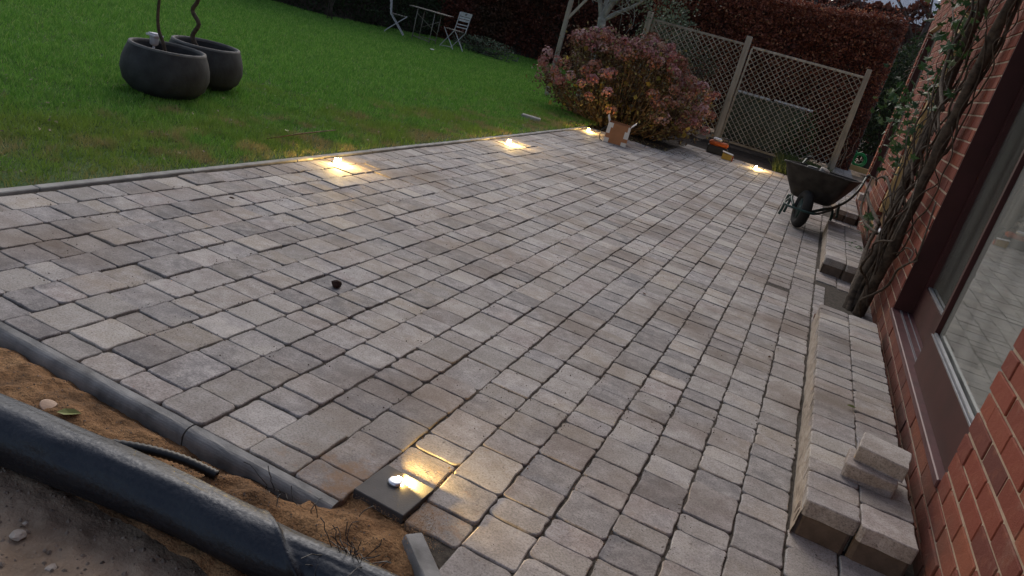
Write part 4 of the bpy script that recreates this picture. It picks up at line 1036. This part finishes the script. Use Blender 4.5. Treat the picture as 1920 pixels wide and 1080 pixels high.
put('tub', mesh('tub', V, F, True), t, m_tub)
v, f = tube_data(rrect(-.045, .945, .34, .597, .540)+[rrect(-.045, .945, .34, .597, .540)[0]], .009, 6); put('rim', mesh('rim', v, f, True), t, m_tub)
wh = empty('wheel', (0, -.02, .195), R(24)); wh.parent = t
def torus(R0, r0, n=28, m_=10, sq=1.0):
    V = []; F = []
    for i in range(n):
        a = 2*math.pi*i/n
        for j in range(m_):
            b = 2*math.pi*j/m_; q = R0+r0*math.cos(b); V.append((r0*sq*math.sin(b), q*math.cos(a), q*math.sin(a)))
    for i in range(n):
        for j in range(m_): F.append((i*m_+j, i*m_+(j+1) % m_, ((i+1) % n)*m_+(j+1) % m_, ((i+1) % n)*m_+j))
    return V, F
v, f = torus(.148, .046, sq=1.1); put('tyre', mesh('tyre', v, f, True), wh, m_rubber)
V, F = lathe([(.105, -.03), (.09, -.02), (.03, -.022), (.03, .022), (.09, .02), (.105, .03)], 24, True); o = put('rim', mesh('rim', V, F, True), wh, m_green_t); o.rotation_euler = (0, R(90), 0)
for s in (-1, 1):
    # handle tube running under the tub to the nose
    tube_obj('handle', t, m_green_t, smoothpath([(s*.09, -.02, .195), (s*.17, .20, .235), (s*.22, .45, .25), (s*.29, .70, .33), (s*.335, .90, .45), (s*.335, 1.15, .575), (s*.335, 1.30, .60)], 4), .015, 8)
    tube_obj('grip', t, m_rubber, [(s*.335, 1.18, .585), (s*.335, 1.26, .598), (s*.335, 1.36, .604)], .02, 8)
    tube_obj('leg', t, m_green_t, smoothpath([(s*.20, .30, .245), (s*.235, .34, .23), (s*.25, .37, .1), (s*.265, .37, 0.012)], 4), .014, 8)
    tube_obj('leg', t, m_green_t, smoothpath([(s*.24, .62, .29), (s*.25, .66, .2), (s*.265, .62, .145 if s > 0 else .012)], 4), .014, 8)
tube_obj('crossbar', t, m_green_t, smoothpath([(-.20, .30, .22), (-.17, -.12, .215), (-.1, -.235, .21), (.1, -.235, .21), (.17, -.12, .215), (.22, .30, .235)], 4), .012, 8)
bk = empty('barrow_load', (WB.x+.05, WB.y+.5, .42), 0, 'small shiny tin and scraps lying in the wheelbarrow tub', 'tin')
V, F = lathe([(.05, 0), (.052, .15), (.048, .152)], 16, True); put('can', mesh('can', V, F, True), bk, m_metal, rot=(.2, .3, 0), loc=(-.02, 0, .03))
bm = bmesh.new(); box(bm, -.08, .05, -.06, .06, 0, .13, bev=.02); put('scrap', bm_mesh('scrap', bm), bk, m_blackp, loc=(-.09, .02, .03))
# dirt fill
# ------------------------------------------------------------ vine on the house
vine = empty('climbing_vine', (.64, 5.55, 0), 0, 'thick twisted leafless-trunked climbing vine with some green leaves on the wall', 'vine'); vo = Vector((.64, 5.55, 0))
rr = random.Random(21)
main = [
 [(.62, 5.60, -.03), (.63, 5.75, .25), (.645, 5.92, .6), (.65, 6.05, .95), (.655, 6.2, 1.4), (.66, 6.3, 1.9), (.66, 6.3, 2.6), (.66, 6.2, 3.1)],
 [(.66, 5.50, -.03), (.66, 5.42, .25), (.665, 5.35, .7), (.665, 5.32, 1.2), (.665, 5.25, 1.7), (.67, 5.15, 2.2), (.67, 5.1, 3.0)],
 [(.58, 5.58, -.03), (.60, 5.70, .18), (.63, 5.78, .5), (.64, 5.98, .9), (.66, 6.15, 1.4), (.66, 6.4, 2.0), (.66, 6.5, 2.9)],
 [(.68, 5.62, -.03), (.67, 5.62, .3), (.68, 5.5, .8), (.68, 5.38, 1.3), (.68, 5.22, 1.9), (.68, 5.3, 2.9)],
 [(.60, 5.52, -.03), (.58, 5.7, .12), (.60, 5.95, .22), (.62, 6.35, .34), (.66, 6.6, .48)],
]
rads = [.036, .034, .024, .026, .02]
for p, r0 in zip(main, rads):
    P = smoothpath([(a-vo.x, b-vo.y, c) for a, b, c in p], 6)
    P = [q+Vector((.008*N(q.z, r0*50, 5), .02*N(q.z, r0*90, 3), 0)) for q in P]
    tube_obj('stem', vine, m_bark, P, [r0*(1.25-.6*i/len(P))*(1+.28*N(i*.9, r0*40, 1)) for i in range(len(P))], 10)
for k in range(44):
    z0 = rr.uniform(-.02, 1.6); y0 = rr.uniform(5.2, 5.9)+z0*.2; P = [Vector((.64+rr.gauss(0, .02), y0, z0))]; d = Vector((0, rr.gauss(.15, .35), 1)).normalized()
    left_ = k % 2
    for j in range(rr.randint(6, 12)):
        d = (d+Vector((0, rr.gauss(0, .42), rr.gauss(.06, .2)))).normalized(); q = P[-1]+d*.15; q.x = min(.72, max(.52, q.x+rr.gauss(0, .03))); ty = 5.75+.33*q.z if left_ else 5.5-.18*q.z; q.y += (ty-q.y)*min(.5, max(0, q.z-.5)*.6); P.append(q)
    P = smoothpath([q-vo for q in P], 3); r0 = rr.choice((.003, .004, .006, .009, .013))
    tube_obj('stem', vine, m_bark, P, [r0*(1-.5*i/len(P)) for i in range(len(P))], 7)
# looping shoots at about half a metre
for pts, r0 in (([(.60, 6.0, .55), (.52, 6.5, .62), (.50, 6.9, .66), (.55, 7.3, .60), (.62, 7.2, .42), (.64, 6.8, .30)], .014), ([(.62, 5.9, .7), (.55, 6.3, .85), (.52, 6.7, .80), (.56, 7.1, .72)], .011),
                ([(.60, 5.9, .5), (.52, 6.3, .50), (.48, 6.6, .58), (.5, 7.0, .78)], .012), ([(.63, 6.1, .9), (.6, 6.7, 1.15), (.6, 7.4, 1.3), (.6, 7.9, 1.5)], .008), ([(.64, 6.2, 1.3), (.6, 7.0, 1.6), (.58, 7.8, 1.75), (.5, 8.5, 1.7)], .007),
                ([(.64, 6.3, 1.8), (.6, 7.2, 2.1), (.6, 8.2, 2.4)], .008), ([(.62, 6.5, .4), (.66, 6.9, .32), (.70, 7.2, .38)], .01)):
    P = smoothpath([Vector(q)-vo for q in pts], 5); tube_obj('stem', vine, m_bark, P, [r0*(1-.5*i/len(P)) for i in range(len(P))], 7)
def leaf_mesh(seed):
    r5 = random.Random(seed); prof = [(0, -.4), (.34, -.5), (.26, -.18), (.66, .02), (.22, .12), (.2, .3), (0, .72), (-.2, .3), (-.22, .12), (-.66, .02), (-.26, -.18), (-.34, -.5)]
    V = [(a*(1+r5.gauss(0, .06)), b*(1+r5.gauss(0, .06)), -.12*abs(a)+r5.gauss(0, .02)) for a, b in prof]+[(0, 0, .05)]
    me = mesh('leaf', V, [(12, i, (i+1) % 12) for i in range(12)]); me.materials.append(m_vleaf); return me
LM = [leaf_mesh(i) for i in range(4)]
clusters = [((.60, 7.9, 2.40), (.07, .5, .14), 60), ((.58, 6.9, 2.25), (.07, .4, .2), 46), ((.56, 7.6, 1.35), (.08, .45, .13), 54), ((.50, 8.6, 1.42), (.07, .35, .12), 22), ((.58, 7.0, 1.06), (.06, .3, .14), 46), ((.60, 6.5, 1.45), (.06, .3, .3), 40), ((.45, 9.4, 1.5), (.06, .3, .12), 12), ((.62, 7.1, .42), (.04, .12, .05), 14), ((.58, 6.6, 1.7), (.05, .3, .2), 34), ((.60, 5.9, 2.1), (.05, .4, .25), 34), ((.62, 6.3, 1.75), (.05, .3, .2), 20)]
nl = 0
for c_, s_, n_ in clusters:
    for _ in range(n_):
        o = put('leaf', rr.choice(LM), vine); o.location = (rr.gauss(c_[0], s_[0])-vo.x, rr.gauss(c_[1], s_[1])-vo.y, rr.gauss(c_[2], s_[2]))
        if o.location.x > .09: o.location.x = .09
        o.rotation_euler = (rr.gauss(.4, .6), rr.gauss(-.7, .5), rr.random()*6.3); s = rr.uniform(.04, .078); o.scale = (s, s, s)

# weeds on the second step
t = empty('weed_sprig', (.62, 7.35, .13), 0, 'small sprig of green weed lying on the second paved step', 'weed')
lp = [(rr.gauss(0, .04), rr.gauss(0, .09), .012) for _ in range(16)]; leaf_cloud('foliage', lp, .04, m_vleaf, t, updir=(0, 0, 1))

# ------------------------------------------------------------ trees beyond the garden
def bare_tree(x_, y_, h, seed, label, n_br=7):
    t = empty('bare_tree', (x_, y_, 0), 0, label, 'tree', 'bare trees beyond the hedge'); rr = random.Random(seed); big = []; tw = []
    def grow(p, d, L, r, lvl):
        q = [p]; rr_ = [r]
        for j in range(5):
            d = (d+Vector((rr.gauss(0, .12), rr.gauss(0, .12), rr.gauss(.03, .08)))).normalized(); q.append(q[-1]+d*L/5); rr_.append(r*(1-.14*(j+1)))
        (big if lvl < 2 else tw).append((q, rr_))
        if lvl >= 4: return
        for k in range(n_br if lvl == 0 else (5 if lvl < 3 else 4)):
            i = rr.randint(2, 5) if lvl else rr.randint(1, 5); dd = (d+Vector((rr.gauss(0, .7), rr.gauss(0, .7), rr.gauss(.1, .45)))).normalized(); grow(q[i], dd, L*rr.uniform(.5, .72), rr_[i]*.55, lvl+1)
    grow(Vector((0, 0, 0)), Vector((0, 0, 1)), h*.5, h*.022, 0)
    v, f = tubes(big, 7); put('trunk', mesh('trunk', v, f, True), t, m_dark_twig); v, f = tubes(tw, 3); put('crown', mesh('crown', v, f), t, m_dark_twig)
bare_tree(-1.6, 26, 8, 1, 'bare dark tree beyond the copper hedge, left of the three'); bare_tree(.9, 30, 9, 2, 'bare dark tree beyond the copper hedge, middle of the three', 8); bare_tree(2.8, 25, 8, 3, 'bare dark tree nearest the house corner beyond the hedge')
t = empty('far_house', (2.6, 60, 0), R(10), 'distant pale roofed house glimpsed above the hedge', 'house')
box_obj('wall', t, m_mortar, -3, 5, 0, 6, 0, 7); bm = bmesh.new(); vs = [bm.verts.new(q) for q in ((-3.3, -.3, 6.9), (5.3, -.3, 6.9), (5.3, 3, 9.4), (-3.3, 3, 9.4), (5.3, 6.3, 6.9), (-3.3, 6.3, 6.9))]
for f_ in ((0, 1, 2, 3), (3, 2, 4, 5), (0, 3, 5), (1, 4, 2), (0, 5, 4, 1)): bm.faces.new([vs[i] for i in f_])
put('roof', bm_mesh('roof', bm), t, simple('pale_roof', (.5, .52, .56), .5))
hedge('distant_hedge', [(-30, 34), (-10, 36), (1, 37), (14, 36)], 5.2, 2, 20000, .35, m_beech2, 'dark band of distant hedge and trees beyond the gardens', 'hedge', .9)
